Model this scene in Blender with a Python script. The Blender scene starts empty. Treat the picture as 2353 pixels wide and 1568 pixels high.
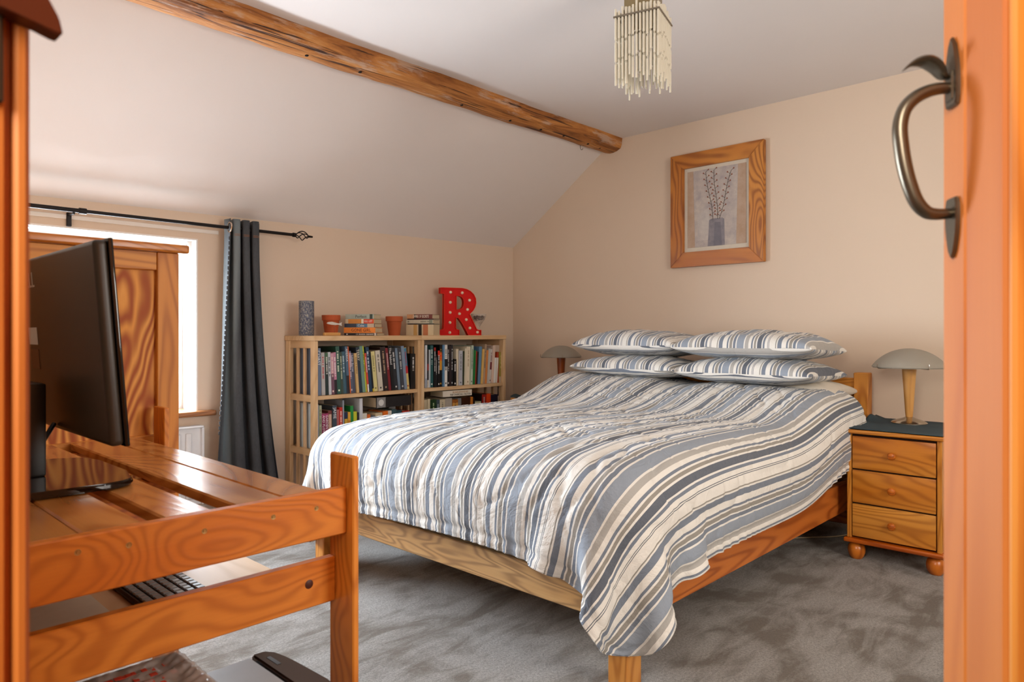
import bpy, bmesh, math, random
import numpy as np
from mathutils import Vector, Matrix, noise
random.seed(7)
PI = math.pi
S = bpy.context.scene
COL = S.collection

# ------------------------------------------------------------------ camera
CAMH = 1.02
cd = bpy.data.cameras.new('camera'); cam = bpy.data.objects.new('camera', cd); COL.objects.link(cam)
cd.sensor_width = 36.0; cd.lens = 36.0*1603/2353.0
cd.shift_y = -17/2353.0
cam.location = (0, 0, CAMH)
cam.rotation_euler = (PI/2, 0, math.atan2(.6889, .7248) - PI/2)
cd.clip_start = .02
cd.dof.use_dof = True; cd.dof.focus_distance = 2.6; cd.dof.aperture_fstop = 7.0
S.camera = cam
# ------------------------------------------------------------------ view, world, lights
S.view_settings.view_transform = 'Standard'; S.view_settings.look = 'None'
S.view_settings.exposure = 0.14; S.view_settings.gamma = 1.0; S.view_settings.use_curve_mapping = False
w = bpy.data.worlds.new('sky'); S.world = w; w.use_nodes = True
w.node_tree.nodes['Background'].inputs[0].default_value = (.75, .86, 1, 1)
w.node_tree.nodes['Background'].inputs[1].default_value = 2.5

def area(name, loc, target, sx, sy, power, col, spread=PI):
    l = bpy.data.lights.new(name, 'AREA'); l.shape = 'RECTANGLE'; l.size = sx; l.size_y = sy
    l.energy = power; l.color = col; l.spread = spread
    o = bpy.data.objects.new(name, l); COL.objects.link(o); o.location = loc
    o.rotation_euler = (Vector(target)-Vector(loc)).to_track_quat('-Z', 'Y').to_euler()
    return o
area('daylight_left_window', (.99, 4.30, 1.15), (1.35, 2.2, .80), 1.25, 1.1, 260, (.80, .90, 1.0))
area('warm_fill_right', (1.85, -1.47, 1.42), (2.6, 1.5, .75), 1.0, .95, 38, (1.0, .90, .78))  # added warm fill from the right, out of view
area('hallway_light', (-.75, .12, 1.75), (1.8, 1.2, 1.0), .8, .9, 34, (1.0, .92, .82))

# ------------------------------------------------------------------ materials
def lin(h):
    if isinstance(h, str):
        c = [int(h[i:i+2], 16)/255 for i in (0, 2, 4)]
        return tuple((x/12.92 if x <= .04045 else ((x+.055)/1.055)**2.4) for x in c)+(1,)
    return tuple(h)+(1,) if len(h) == 3 else h
MC = {}
class NT:
    def __init__(s, name, rough=.5, metal=0, col=(.5, .5, .5)):
        s.m = bpy.data.materials.new(name); s.m.use_nodes = True; s.t = s.m.node_tree
        s.b = s.t.nodes['Principled BSDF']
        s.b.inputs['Roughness'].default_value = rough; s.b.inputs['Metallic'].default_value = metal
        s.b.inputs['Base Color'].default_value = lin(col)
    def n(s, typ, **kw):
        nd = s.t.nodes.new(typ)
        for k, v in kw.items():
            if k.startswith('i_'):
                key = k[2:]; key = int(key) if key.isdigit() else key.replace('_', ' ')
                nd.inputs[key].default_value = v
            else: setattr(nd, k, v)
        return nd
    def l(s, a, b): s.t.links.new(a, b)
    def math(s, op, a, b=None, c=None):
        nd = s.t.nodes.new('ShaderNodeMath'); nd.operation = op
        for i, v in enumerate((a, b, c)):
            if v is None: continue
            if isinstance(v, (int, float)): nd.inputs[i].default_value = v
            else: s.l(v, nd.inputs[i])
        return nd.outputs[0]
    def mix(s, f, a, b, mode='MIX'):
        nd = s.t.nodes.new('ShaderNodeMix'); nd.data_type = 'RGBA'; nd.blend_type = mode
        for i, v in ((0, f), (6, a), (7, b)):
            if isinstance(v, (int, float)): nd.inputs[i].default_value = v
            elif isinstance(v, tuple): nd.inputs[i].default_value = lin(v)
            else: s.l(v, nd.inputs[i])
        return nd.outputs[2]
    def coords(s, scale=(1, 1, 1), rand=True, kind='Object'):
        tc = s.n('ShaderNodeTexCoord'); v = tc.outputs[kind]
        if rand:
            oi = s.n('ShaderNodeObjectInfo'); r = s.math('MULTIPLY', oi.outputs['Random'], 37.0)
            cx = s.n('ShaderNodeCombineXYZ')
            for i in range(3): s.l(r, cx.inputs[i])
            va = s.n('ShaderNodeVectorMath', operation='ADD'); s.l(v, va.inputs[0]); s.l(cx.outputs[0], va.inputs[1]); v = va.outputs[0]
        mp = s.n('ShaderNodeMapping'); mp.inputs['Scale'].default_value = scale; s.l(v, mp.inputs[0])
        return mp.outputs[0]
    def noise(s, vec, scale, detail=3, rough=.5, dist=0):
        nd = s.n('ShaderNodeTexNoise'); nd.inputs['Scale'].default_value = scale; nd.inputs['Detail'].default_value = detail
        nd.inputs['Roughness'].default_value = rough; nd.inputs['Distortion'].default_value = dist
        s.l(vec, nd.inputs['Vector']); return nd.outputs['Fac']
    def ramp(s, f, stops, interp='LINEAR'):
        nd = s.n('ShaderNodeValToRGB'); cr = nd.color_ramp; cr.interpolation = interp
        while len(cr.elements) < len(stops): cr.elements.new(.5)
        for e, (p, c) in zip(cr.elements, stops): e.position = p; e.color = lin(c)
        s.l(f, nd.inputs[0]); return nd.outputs[0]
    def bump(s, h, strength=.3, dist=.01):
        b = s.n('ShaderNodeBump'); b.inputs['Strength'].default_value = strength; b.inputs['Distance'].default_value = dist
        s.l(h, b.inputs['Height']); s.l(b.outputs[0], s.b.inputs['Normal'])
    def col(s, o): s.l(o, s.b.inputs['Base Color'])

def plain(name, col, rough=.5, metal=0, **kw):
    if name in MC: return MC[name]
    n = NT(name, rough, metal, col)
    v = n.coords((1, 1, 1)); f = n.noise(v, 35, 3)
    c = lin(col)[:3]
    n.col(n.mix(f, tuple(x*.92 for x in c), tuple(min(1, x*1.06) for x in c)))
    for k, v in kw.items(): n.b.inputs[k.replace('_', ' ')].default_value = v
    MC[name] = n.m; return n.m

# tone: (light, mid, dark line)
TONES = {
 'pine_orange': ('ea9638', 'dc7c20', 'b05a0e', .42),
 'pine_deep': ('d47a24', 'bc5c10', '7c2e04', .30),
 'pine_door': ('cc8038', 'c06c22', 'a65414', .55),
 'pine_bed': ('dda45c', 'c8812f', '94500f', .30),
 'pine_rail': ('cc7630', 'b85a1c', '7c3008', .38),
 'pine_honey': ('e4a048', 'd6862c', 'a0540c', .50),
 'pine_cabinet': ('dc9a40', 'c87820', '86400a', .28),
 'pine_frame': ('d08a38', 'b86a1c', '7a3a08', .40),
 'pine_slat': ('e0a05a', 'd08840', '9c5820', .22),
 'pine_panel': ('f2b058', 'ea9e40', 'a04600', .60),
 'pine_pale': ('dcbd94', 'd0ab7e', 'bc9264', .55),
 'pine_worn': ('dcb47c', 'c49458', '7a5634', .45),
 'beech': ('dcaa68', 'cf9850', 'b88040', .35),
 'cherry': ('a4501c', '8c3a10', '6c2408', .30),
 'sill': ('b07848', '9a6034', '70401c', .35),
}
def wood(tone, axis='x', freq=1.0):
    key = ('wood', tone, axis, freq)
    if key in MC: return MC[key]
    L, M, D, rough = TONES[tone]
    n = NT('%s_grain_%s' % (tone, axis), rough)
    al = {'x': 0, 'y': 1, 'z': 2}[axis]
    sc = [5.0*freq]*3; sc[al] = (1.5 if tone in ('pine_orange', 'pine_panel', 'pine_frame', 'pine_slat') else .8)*freq
    v = n.coords(tuple(sc))
    # rings bend round a few knots
    vo = n.n('ShaderNodeTexVoronoi'); vo.inputs['Scale'].default_value = .62
    n.l(v, vo.inputs['Vector']); d = vo.outputs['Distance']
    knot = n.math('EXPONENT', n.math('MULTIPLY', d, -9.0))
    base = n.noise(v, 1.0, 1.6, .45, .35)
    field = n.math('ADD', base, n.math('MULTIPLY', knot, .35))
    KK, PW, AM = {'pine_panel': (80, .9, .95), 'pine_door': (60, 2, .35), 'pine_orange': (150, 1.8, .52), 'pine_cabinet': (150, 2.0, .48), 'pine_frame': (100, 2.0, .7), 'pine_worn': (150, 1.6, .6), 'pine_pale': (90, 2.4, .45)}.get(tone, (95, 2.4, .6))
    ph = n.math('MULTIPLY', field, float(KK))
    s1 = n.math('MULTIPLY_ADD', n.math('SINE', ph), .5, .5)
    line = n.math('POWER', s1, PW)
    broad = n.noise(v, .8, 2)
    fs = [260.0]*3; fs[al] = 6.0
    fib = n.noise(n.coords(tuple(fs)), 1.0, 2)
    c = n.mix(n.ramp(broad, [(.35, (0, 0, 0)), (.65, (1, 1, 1))]), lin(L)[:3], lin(M)[:3])
    c = n.mix(n.math('MULTIPLY', line, AM), c, lin(D)[:3])
    c = n.mix(n.math('MULTIPLY', fib, .22), c, lin(D)[:3])
    kd = n.ramp(d, [(.05, (1, 1, 1)), (.085, (0, 0, 0))])
    c = n.mix(n.math('MULTIPLY', kd, .75), c, tuple(x*.35 for x in lin(D)[:3]))
    n.col(c)
    n.b.inputs['Coat Weight'].default_value = .5 if tone == 'pine_slat' else (0 if tone in ('pine_panel', 'pine_honey', 'pine_door', 'pine_orange') else .10); n.b.inputs['Coat Roughness'].default_value = .25
    n.bump(n.math('ADD', line, fib), .06, .002)
    MC[key] = n.m; return n.m

def paint(name, col, mott=.03, bump=.12):
    if name in MC: return MC[name]
    n = NT(name, .75, 0, col); v = n.coords(rand=False)
    c = lin(col)[:3]
    f = n.noise(v, 1.6, 4)
    n.col(n.mix(f, tuple(x*(1-mott) for x in c), tuple(min(1, x*(1+mott)) for x in c)))
    f2 = n.math('ADD', n.noise(v, 4.5, 3), n.math('MULTIPLY', n.noise(v, 120, 2), .06))
    n.bump(f2, bump, .02)
    MC[name] = n.m; return n.m

STR = [(.020,'W'),(.0022,'D'),(.0035,'W'),(.0022,'D'),(.014,'W'),(.009,'B'),(.006,'W'),(.022,'D'),(.006,'W'),(.010,'T'),(.006,'W'),
       (.008,'B'),(.014,'W'),(.018,'G'),(.006,'W'),(.036,'L'),(.006,'W'),(.012,'B'),(.005,'W'),(.014,'T'),(.0055,'W'),(.008,'B'),(.022,'W'),(.020,'B'),(.006,'W'),(.004,'T'),(.010,'W')]
def stripes(name, coord='U', offset=0.0):
    if name in MC: return MC[name]
    n = NT(name, .85)
    tc = n.n('ShaderNodeTexCoord'); sp = n.n('ShaderNodeSeparateXYZ'); n.l(tc.outputs['UV'], sp.inputs[0])
    tot = sum(a for a, _ in STR)
    cols = {'W': (.78, .755, .70), 'D': (.075, .092, .125), 'B': (.148, .182, .238), 'T': (.27, .25, .215), 'G': (.40, .385, .36), 'L': (.25, .296, .362)}
    stops = []; p = 0
    for a, c in STR: stops.append((p/tot, cols[c])); p += a
    u = sp.outputs[{'U': 0, 'V': 1}[coord]]
    wob = n.noise(n.coords((1, 1, 1), rand=False), 6, 2)
    u2 = n.math('FRACT', n.math('ADD', n.math('DIVIDE', u, tot), offset))
    c = n.ramp(u2, stops, 'CONSTANT')
    wv = n.noise(n.coords((1, 1, 1), rand=False), 320, 2)
    c = n.mix(n.math('MULTIPLY', wv, .16), c, (.5, .5, .5)); n.col(c)
    n.b.inputs['Sheen Weight'].default_value = .12
    cr = n.n('ShaderNodeTexNoise'); cr.inputs['Scale'].default_value = 7; cr.inputs['Detail'].default_value = 6; cr.inputs['Distortion'].default_value = 1.4; cr.inputs['Roughness'].default_value = .55
    n.l(n.coords((1, 1, 1), rand=False), cr.inputs['Vector'])
    ridge = n.math('ABSOLUTE', n.math('SUBTRACT', cr.outputs['Fac'], .5))
    n.bump(n.math('ADD', n.math('MULTIPLY', ridge, 1.0), n.math('MULTIPLY', wv, .03)), .45, .03)
    MC[name] = n.m; return n.m

def denim(name='denim', base='39485a', lo='1c232c', hi='7c8a92', streak=False):
    if name in MC: return MC[name]
    n = NT(name, .9)
    v = n.coords((1, 1, 1), rand=False)
    weave = n.noise(n.coords((260, 260, 60), rand=False), 1.0, 2)
    patch = n.noise(n.coords((2.4, 2.4, .7), rand=False), 1.0, 4)
    c = n.mix(n.ramp(patch, [(.42, (0, 0, 0)), (.72, (1, 1, 1))]), lin(base)[:3], lin(hi)[:3])
    c = n.mix(n.math('MULTIPLY', weave, .55), c, lin(lo)[:3])
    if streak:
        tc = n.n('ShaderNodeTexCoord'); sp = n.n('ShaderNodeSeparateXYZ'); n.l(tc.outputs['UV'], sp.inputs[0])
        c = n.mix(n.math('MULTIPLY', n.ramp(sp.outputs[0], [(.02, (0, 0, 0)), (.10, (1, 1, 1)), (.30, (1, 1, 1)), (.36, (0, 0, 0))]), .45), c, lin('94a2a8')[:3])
    n.col(c)
    n.bump(weave, .3, .003)
    MC[name] = n.m; return n.m

def carpet():
    n = NT('carpet_pile', 1.0)
    v = n.coords(rand=False)
    p = n.noise(v, 1.7, 3, .55, 2.2)
    p2 = n.noise(n.coords((2.0, 6.5, 1), rand=False), 1.6, 5, .65, 1.2)
    pile = n.noise(v, 120, 5, .8); grit = n.noise(v, 380, 2, .6)
    t = n.math('ADD', n.math('MULTIPLY', p, .55), n.math('MULTIPLY', p2, .5))
    c = n.ramp(t, [(.43, (.28, .232, .182)), (.50, (.46, .425, .382)), (.56, (.62, .59, .55)), (.68, (.70, .675, .64))])
    pm = n.ramp(n.math('ADD', n.math('MULTIPLY', pile, .6), n.math('MULTIPLY', grit, .4)), [(.40, (1, 1, 1)), (.57, (0, 0, 0))])
    c = n.mix(n.math('MULTIPLY', pm, .70), c, (.13, .115, .095))
    n.col(c); n.b.inputs['Sheen Weight'].default_value = .25
    n.bump(n.math('ADD', n.math('MULTIPLY', pile, 1.0), n.math('MULTIPLY', p2, .6)), 1.0, .016)
    return n.m

# ------------------------------------------------------------------ mesh helpers
ORG = {}
def tag(o, label=None, cat=None, group=None, kind=None):
    if label: o['label'] = label
    if cat: o['category'] = cat
    if group: o['group'] = group
    if kind: o['kind'] = kind
    return o
def thing(name, label, cat, loc=(0, 0, 0), rotz=0, group=None):
    o = bpy.data.objects.new(name, None); COL.objects.link(o); o.location = loc; o.rotation_euler = (0, 0, rotz)
    o.empty_display_size = .05; ORG[o] = Vector(loc) if rotz == 0 else Vector((0, 0, 0))
    return tag(o, label, cat, group)
def link(name, me, mat, parent=None):
    o = bpy.data.objects.new(name, me); COL.objects.link(o)
    if mat is not None: me.materials.append(mat)
    if parent is not None: o.parent = parent; ORG[o] = ORG.get(parent, Vector())
    return o
class MB:
    """bmesh collector; coordinates are world ones, shifted to the parent's origin on build"""
    def __init__(s): s.b = bmesh.new(); s.uv = None
    def box(s, x0, x1, y0, y1, z0, z1, bev=.002, seg=1):
        r = bmesh.ops.create_cube(s.b, size=1.0); vs = r['verts']
        for v in vs: v.co = Vector(((x0+x1)/2+v.co.x*(x1-x0), (y0+y1)/2+v.co.y*(y1-y0), (z0+z1)/2+v.co.z*(z1-z0)))
        if bev:
            es = list({e for v in vs for e in v.link_edges})
            bmesh.ops.bevel(s.b, geom=es, offset=min(bev, .45*min(abs(x1-x0), abs(y1-y0), abs(z1-z0))), segments=seg, affect='EDGES', profile=.6)
        return s
    def lathe(s, prof, cx, cy, z0=0, n=24, cap=True):
        rings = []
        for r, z in prof:
            rings.append([s.b.verts.new((cx+r*math.cos(2*PI*k/n), cy+r*math.sin(2*PI*k/n), z0+z)) for k in range(n)])
        for a, b in zip(rings, rings[1:]):
            for k in range(n): s.b.faces.new((a[k], a[(k+1) % n], b[(k+1) % n], b[k]))
        if cap:
            if prof[0][0] > 1e-5: s.b.faces.new(rings[0][::-1])
            if prof[-1][0] > 1e-5: s.b.faces.new(rings[-1])
        return s
    def tube(s, pts, rad, n=10, cap=True, flat=None):
        pts = [Vector(p) for p in pts]; rings = []
        up = Vector((0, 0, 1)); last = None
        for i, p in enumerate(pts):
            d = (pts[min(i+1, len(pts)-1)]-pts[max(i-1, 0)]).normalized()
            if last is None:
                a = d.cross(up); a = a.normalized() if a.length > 1e-3 else Vector((1, 0, 0))
            else:
                a = (last - d*last.dot(d)); a = a.normalized() if a.length > 1e-6 else d.orthogonal().normalized()
            last = a; b = d.cross(a); r = rad[i] if isinstance(rad, (list, tuple)) else rad
            fl = flat if flat else 1
            rings.append([s.b.verts.new(p+a*r*math.cos(2*PI*k/n)+b*r*fl*math.sin(2*PI*k/n)) for k in range(n)])
        for q, t in zip(rings, rings[1:]):
            for k in range(n): s.b.faces.new((q[k], q[(k+1) % n], t[(k+1) % n], t[k]))
        if cap: s.b.faces.new(rings[0][::-1]); s.b.faces.new(rings[-1])
        return s
    def prism(s, poly, axis, a, b, bev=0):
        """poly: 2-D outline; axis 'x': poly=(y,z); 'y': (x,z); 'z': (x,y)"""
        def P(u, v, w): return {'x': (w, u, v), 'y': (u, w, v), 'z': (u, v, w)}[axis]
        A = [s.b.verts.new(P(u, v, a)) for u, v in poly]; B = [s.b.verts.new(P(u, v, b)) for u, v in poly]
        f1 = s.b.faces.new(A); f2 = s.b.faces.new(B[::-1])
        for k in range(len(poly)): s.b.faces.new((A[k], B[k], B[(k+1) % len(poly)], A[(k+1) % len(poly)]))
        if bev:
            es = list({e for v in A+B for e in v.link_edges})
            bmesh.ops.bevel(s.b, geom=es, offset=bev, segments=2, affect='EDGES')
        return s
    def build(s, name, mat, parent=None, smooth=False, local=False):
        bmesh.ops.recalc_face_normals(s.b, faces=s.b.faces)
        if parent is not None and not local and ORG.get(parent) is not None:
            bmesh.ops.translate(s.b, verts=s.b.verts, vec=-ORG[parent])
        me = bpy.data.meshes.new(name); s.b.to_mesh(me); s.b.free()
        if smooth:
            me.polygons.foreach_set('use_smooth', [True]*len(me.polygons))
            try: me.set_sharp_from_angle(angle=math.radians(38))
            except Exception: pass
        return link(name, me, mat, parent)
def box(name, parent, mat, x0, x1, y0, y1, z0, z1, bev=.002):
    return MB().box(x0, x1, y0, y1, z0, z1, bev).build(name, mat, parent)
def smooth(me):
    me.polygons.foreach_set('use_smooth', [True]*len(me.polygons))
def grid_mesh(name, P, uv=None, close=False):
    """P: (n,m,3) array"""
    n, m, _ = P.shape; me = bpy.data.meshes.new(name)
    idx = np.arange(n*m).reshape(n, m)
    F = np.stack([idx[:-1, :-1], idx[1:, :-1], idx[1:, 1:], idx[:-1, 1:]], -1).reshape(-1, 4)
    me.from_pydata(P.reshape(-1, 3).tolist(), [], F.tolist())
    if uv is not None:
        l = me.uv_layers.new(name='UVMap'); U = uv.reshape(-1, 2)[F.reshape(-1)]
        l.data.foreach_set('uv', U.astype(np.float32).reshape(-1))
    smooth(me); return me
_TX = {}
def text_mesh(txt, size, extrude=.0003, align='CENTER'):
    cu = bpy.data.curves.new('lettering', 'FONT'); cu.body = txt; cu.size = size; cu.extrude = extrude
    cu.align_x = align; cu.align_y = 'CENTER'; cu.resolution_u = 2
    o = bpy.data.objects.new('tmp_text', cu); COL.objects.link(o)
    dg = bpy.context.evaluated_depsgraph_get()
    me = bpy.data.meshes.new_from_object(o.evaluated_get(dg)); bpy.data.objects.remove(o); return me
def text(name, parent, txt, size, loc, rot, mat, maxlen=None, align='CENTER'):
    me = text_mesh(txt, size, align=align)
    if maxlen and len(me.vertices):
        xs = [v.co.x for v in me.vertices]; wdt = max(xs)-min(xs)
        if wdt > maxlen:
            k = maxlen/wdt
            for v in me.vertices: v.co.x *= k
    o = link(name, me, mat, parent); o.location = loc; o.rotation_euler = rot; return o

# ================================================================== STRUCTURE
XW, YW, ZC = 3.957, 3.75, 2.35
WALL = paint('cream_wall_paint', 'd9c5b0'); WHITE = paint('white_ceiling_paint', 'e4ddd9')
UPVC = plain('white_frame_plastic', 'd9d6d2', .35)
def struct(name, mb, mat, smooth=False):
    return tag(mb.build(name, mat, None, smooth), kind='structure')
fl = struct('floor', MB().box(-1.4, 4.1, -1.6, 4.0, -.1, 0, 0), carpet())
m = MB().box(-1.4, .45, YW, 4.0, 0, 2.4, 0).box(1.53, 4.1, YW, 4.0, 0, 2.4, 0).box(.45, 1.53, YW, 4.0, 0, .60, 0).box(.45, 1.53, YW, 4.0, 1.52, 2.4, 0)
struct('wall_left', m, WALL)
struct('wall_back', MB().box(XW, 4.1, -1.6, YW, 0, 2.45, 0), WALL)
m = MB().box(-1.4, 1.3, -1.6, -1.35, 0, 2.45, 0).box(2.4, XW, -1.6, -1.35, 0, 2.45, 0).box(1.3, 2.4, -1.6, -1.35, 0, .9, 0).box(1.3, 2.4, -1.6, -1.35, 1.95, 2.45, 0)
struct('wall_right', m, WALL)
m = MB().box(0, .105, .635, YW, 0, 2.35, 0).box(0, .105, -1.35, -.29, 0, 2.35, 0).box(0, .105, -.29, .635, 2.02, 2.35, 0)
struct('wall_near', m, WALL)
m = MB().box(-1.4, -1.3, -1.35, YW, 0, 2.35, 0)
struct('wall_hallway', m, WALL)
def zs(x): return 1.636 + .0137*x            # foot of the slope (height)
b = bmesh.new()
v = [b.verts.new(p) for p in ((0, YW, zs(0)), (XW, YW, zs(XW)), (XW, 2.80, ZC), (0, 2.80, ZC), (0, YW, 2.5), (XW, YW, 2.5), (XW, 2.8, 2.5), (0, 2.8, 2.5))]
for f in ((0, 1, 2, 3), (4, 7, 6, 5), (0, 4, 5, 1), (1, 5, 6, 2), (2, 6, 7, 3), (3, 7, 4, 0)): b.faces.new([v[i] for i in f])
m = MB(); m.b.free(); m.b = b
struct('ceiling_slope', m, WHITE)
struct('ceiling', MB().box(-1.4, XW, -1.6, 2.80, ZC, 2.5, 0), WHITE)
struct('baseboard_back', MB().box(XW-.018, XW, -1.35, YW, 0, .11, .004), wood('pine_deep', 'y'))
struct('baseboard_left', MB().box(.105, XW-.018, YW-.015, YW, 0, .11, .004), UPVC)
struct('trim_1', MB().box(.13, 1.64, YW-.006, YW, 1.555, 1.575, .002), paint('off_white_trim', 'e2dcd4'))

# left window: frame, mullion, panes
def window(name, x0, x1, y, z0, z1):
    r = tag(thing(name, None, None, ((x0+x1)/2, y, z0)), kind='structure')
    box('frame', r, UPVC, x0, x0+.05, y-.03, y+.03, z0, z1); box('frame', r, UPVC, x1-.05, x1, y-.03, y+.03, z0, z1)
    box('frame', r, UPVC, x0+.05, x1-.05, y-.03, y+.03, z0, z0+.05); box('frame', r, UPVC, x0+.05, x1-.05, y-.03, y+.03, z1-.05, z1)
    xm = (x0+x1)/2; box('mullion', r, UPVC, xm-.03, xm+.03, y-.028, y+.028, z0+.05, z1-.05)
    if 'glass' not in MC:
        n = NT('window_glass', .02); t = n.n('ShaderNodeBsdfTransparent'); g = n.n('ShaderNodeBsdfGlossy'); g.inputs['Roughness'].default_value = .02
        mx = n.n('ShaderNodeMixShader'); mx.inputs[0].default_value = .06; n.l(t.outputs[0], mx.inputs[1]); n.l(g.outputs[0], mx.inputs[2])
        n.l(mx.outputs[0], n.t.nodes['Material Output'].inputs[0]); MC['glass'] = n.m
    box('pane', r, MC['glass'], x0+.05, xm-.03, y-.003, y+.003, z0+.05, z1-.05, 0); box('pane', r, MC['glass'], xm+.03, x1-.05, y-.003, y+.003, z0+.05, z1-.05, 0)
    return r
window('window_1', .45, 1.53, 3.955, .60, 1.52)
window('added_window', 1.3, 2.4, -1.50, .9, 1.95)  # unseen window, added to go with the warm fill lamp
RV = paint('white_reveal_paint', 'ece8e4')
struct('trim_3', MB().box(1.522, 1.5305, YW-.001, 3.925, .60, 1.52, 0).box(.45, .458, YW-.001, 3.925, .60, 1.52, 0).box(.458, 1.522, YW-.001, 3.925, 1.512, 1.5205, 0), RV)
m = MB().box(.42, 1.615, YW-.045, 3.92, .584, .613, .013, 4)
struct('trim_2', m, wood('sill', 'x'), True)

# doorway jamb on the left with the latch keeper, lintel and right jamb
DJ = wood('pine_door', 'z')
d = tag(thing('door_2', None, None, (.06, .62, 0)), kind='structure')
box('jamb', d, DJ, -.02, .1096, .594, .635, 0, 2.02, .001)
box('jamb_bead', d, wood('pine_deep', 'z'), .1096, .1144, .601, .635, 0, 2.02, .0005)
box('architrave', d, DJ, .1144, .1245, .594, .67, 0, 2.06, .003)
box('jamb', d, DJ, -.02, .105, -.29, -.25, 0, 2.02, .001)
box('lintel', d, DJ, -.02, .105, -.25, .594, 1.98, 2.02, .001)
IRON = plain('dark_iron', '4a4238', .38, .85)
kp = MB().prism([(.100, 1.2415), (.1135, 1.2395), (.1225, 1.2375), (.1365, 1.233), (.1405, 1.2335), (.138, 1.245), (.130, 1.259), (.120, 1.272), (.108, 1.283), (.100, 1.287)], 'y', .575, .5935, .0012)
k = kp.build('latch_keeper', plain('brown_iron', '5a2c18', .4, .5), d, True)
box('keeper_plate', d, IRON, .096, .108, .588, .5945, 1.18, 1.30, .0015)

# ------------------------------------------------------------------ open door on the right with thumb latch
F = Vector((.834, .552)).normalized(); ang = math.atan2(F.y, F.x)
dr = thing('door_1', None, None, (.8105, .1700, 0), ang); tag(dr, kind='structure')
def lbox(name, par, mat, *a, bev=.002): return MB().box(*a, bev=bev).build(name, mat, par, local=True)
lbox('stile', dr, DJ, -.0475, 0, -.040, 0, .01, 1.98, bev=.0022)
lbox('stile', dr, DJ, -.118, -.0478, -.040, -.0004, .01, 1.98, bev=.0028)
lbox('panel_bead', dr, wood('pine_honey', 'z'), -.128, -.118, -.034, -.003, .14, 1.86, bev=.003)
lbox('panel', dr, DJ, -.62, -.126, -.028, -.012, .14, 1.86, bev=.0)
lbox('rail', dr, wood('pine_door', 'x'), -.64, -.118, -.040, -.0004, .01, .14, bev=.002)
lbox('rail', dr, wood('pine_door', 'x'), -.64, -.118, -.040, -.0004, 1.86, 1.98, bev=.002)
lbox('stile', dr, DJ, -.755, -.62, -.040, -.0004, .01, 1.98, bev=.002)
# suffolk latch: the leaves lie on the face (local y = 0), the grip stands out to +y
IR2 = plain('worn_bronze_iron', '6a6254', .30, .9)
T = -.0275
def leaf(z0, z1, wmax, peak):       # pointed leaf plate between z0 (point) and z1
    P = []
    for i in range(9):
        t = i/8; P.append((T-wmax*math.sin(PI*min(1, t*peak))**.8*(1-.25*t), z0+(z1-z0)*t))
    Q = [(2*T-x, z) for x, z in P[::-1]]
    out = []
    for q in P+Q:
        if not out or (abs(q[0]-out[-1][0])+abs(q[1]-out[-1][1])) > 1e-5: out.append(q)
    if (abs(out[0][0]-out[-1][0])+abs(out[0][1]-out[-1][1])) < 1e-5: out.pop()
    return out
hd = lbox('handle', dr, IR2, T-.008, T+.008, 0, .006, 1.245, 1.275, bev=.002)
def lchild(name, mb, mat=IR2, par=hd): return mb.build(name, mat, par, True, local=True)
lchild('upper_leaf', MB().prism(leaf(1.309, 1.240, .015, .62), 'y', 0, .0045, .0012))
lchild('lower_leaf', MB().prism(leaf(1.092, 1.152, .014, .62), 'y', 0, .0045, .0012))
grip = [(T, .003, 1.2580), (T, .012, 1.2590), (T, .024, 1.2570), (T, .036, 1.2510), (T, .0455, 1.2400), (T, .0495, 1.2230), (T, .0480, 1.2020), (T, .0450, 1.1830), (T, .0405, 1.1650), (T, .0345, 1.1490), (T, .0260, 1.1390), (T, .016, 1.1365), (T, .003, 1.1370)]
def spline(pts, k=5):
    pts = [Vector(p) for p in pts]; out = []
    for i in range(len(pts)-1):
        p0, p1, p2, p3 = pts[max(i-1, 0)], pts[i], pts[i+1], pts[min(i+2, len(pts)-1)]
        for j in range(k):
            t = j/k
            out.append(.5*((2*p1)+(p2-p0)*t+(2*p0-5*p1+4*p2-p3)*t*t+(3*p1-p0-3*p2+p3)*t**3))
    out.append(pts[-1]); return out
g = spline(grip); lchild('grip', MB().tube(g, [.0086-.0026*abs(2*i/(len(g)-1)-1)**3 for i in range(len(g))], 12, flat=.8))
m = MB()                           # thumb press: a curved dished blade
th = spline([(T, .002, 1.2690), (T, .010, 1.2700), (T, .017, 1.2800), (T, .027, 1.2865), (T, .038, 1.2850), (T, .0475, 1.2780)], 4)
ws = [.004, .0045, .005, .006, .008, .010, .0115, .0125, .0132, .0136, .0138, .0135, .013, .0122, .011, .0095, .0075, .005, .0035, .002, .001]
m.tube(th, [ws[min(i, len(ws)-1)] for i in range(len(th))], 12, flat=.34); lchild('thumb_press', m)

# ------------------------------------------------------------------ ceiling beam (rough hewn)
def beam():
    n = NT('old_oak_beam', .75)
    v = n.coords((1.1, 9, 9), rand=False); a = n.noise(v, 1.6, 6, .65, .8)
    b2 = n.noise(n.coords((1.5, 4, 4), rand=False), 1.5, 4, .6)
    c = n.ramp(a, [(.30, (.13, .042, .010)), (.44, (.36, .13, .028)), (.56, (.54, .225, .055)), (.72, (.64, .36, .15))])
    pale = n.noise(n.coords((2.5, 14, 14), rand=False), 1.3, 6, .7)
    c = n.mix(n.math('MULTIPLY', n.ramp(n.math('MULTIPLY', pale, n.math('ADD', b2, .5)), [(.56, (0, 0, 0)), (.66, (1, 1, 1))]), .55), c, (.58, .46, .37))
    cr = n.noise(n.coords((1.6, 40, 40), rand=False), 1, 3, .5, 1.5)
    c = n.mix(n.ramp(cr, [(.33, (1, 1, 1)), (.40, (0, 0, 0))]), c, (.05, .016, .005))
    n.col(c); n.bump(n.math('ADD', a, cr), .5, .012)
    return n.m
bm_ = bmesh.new(); NX = 150; rings = []
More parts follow.
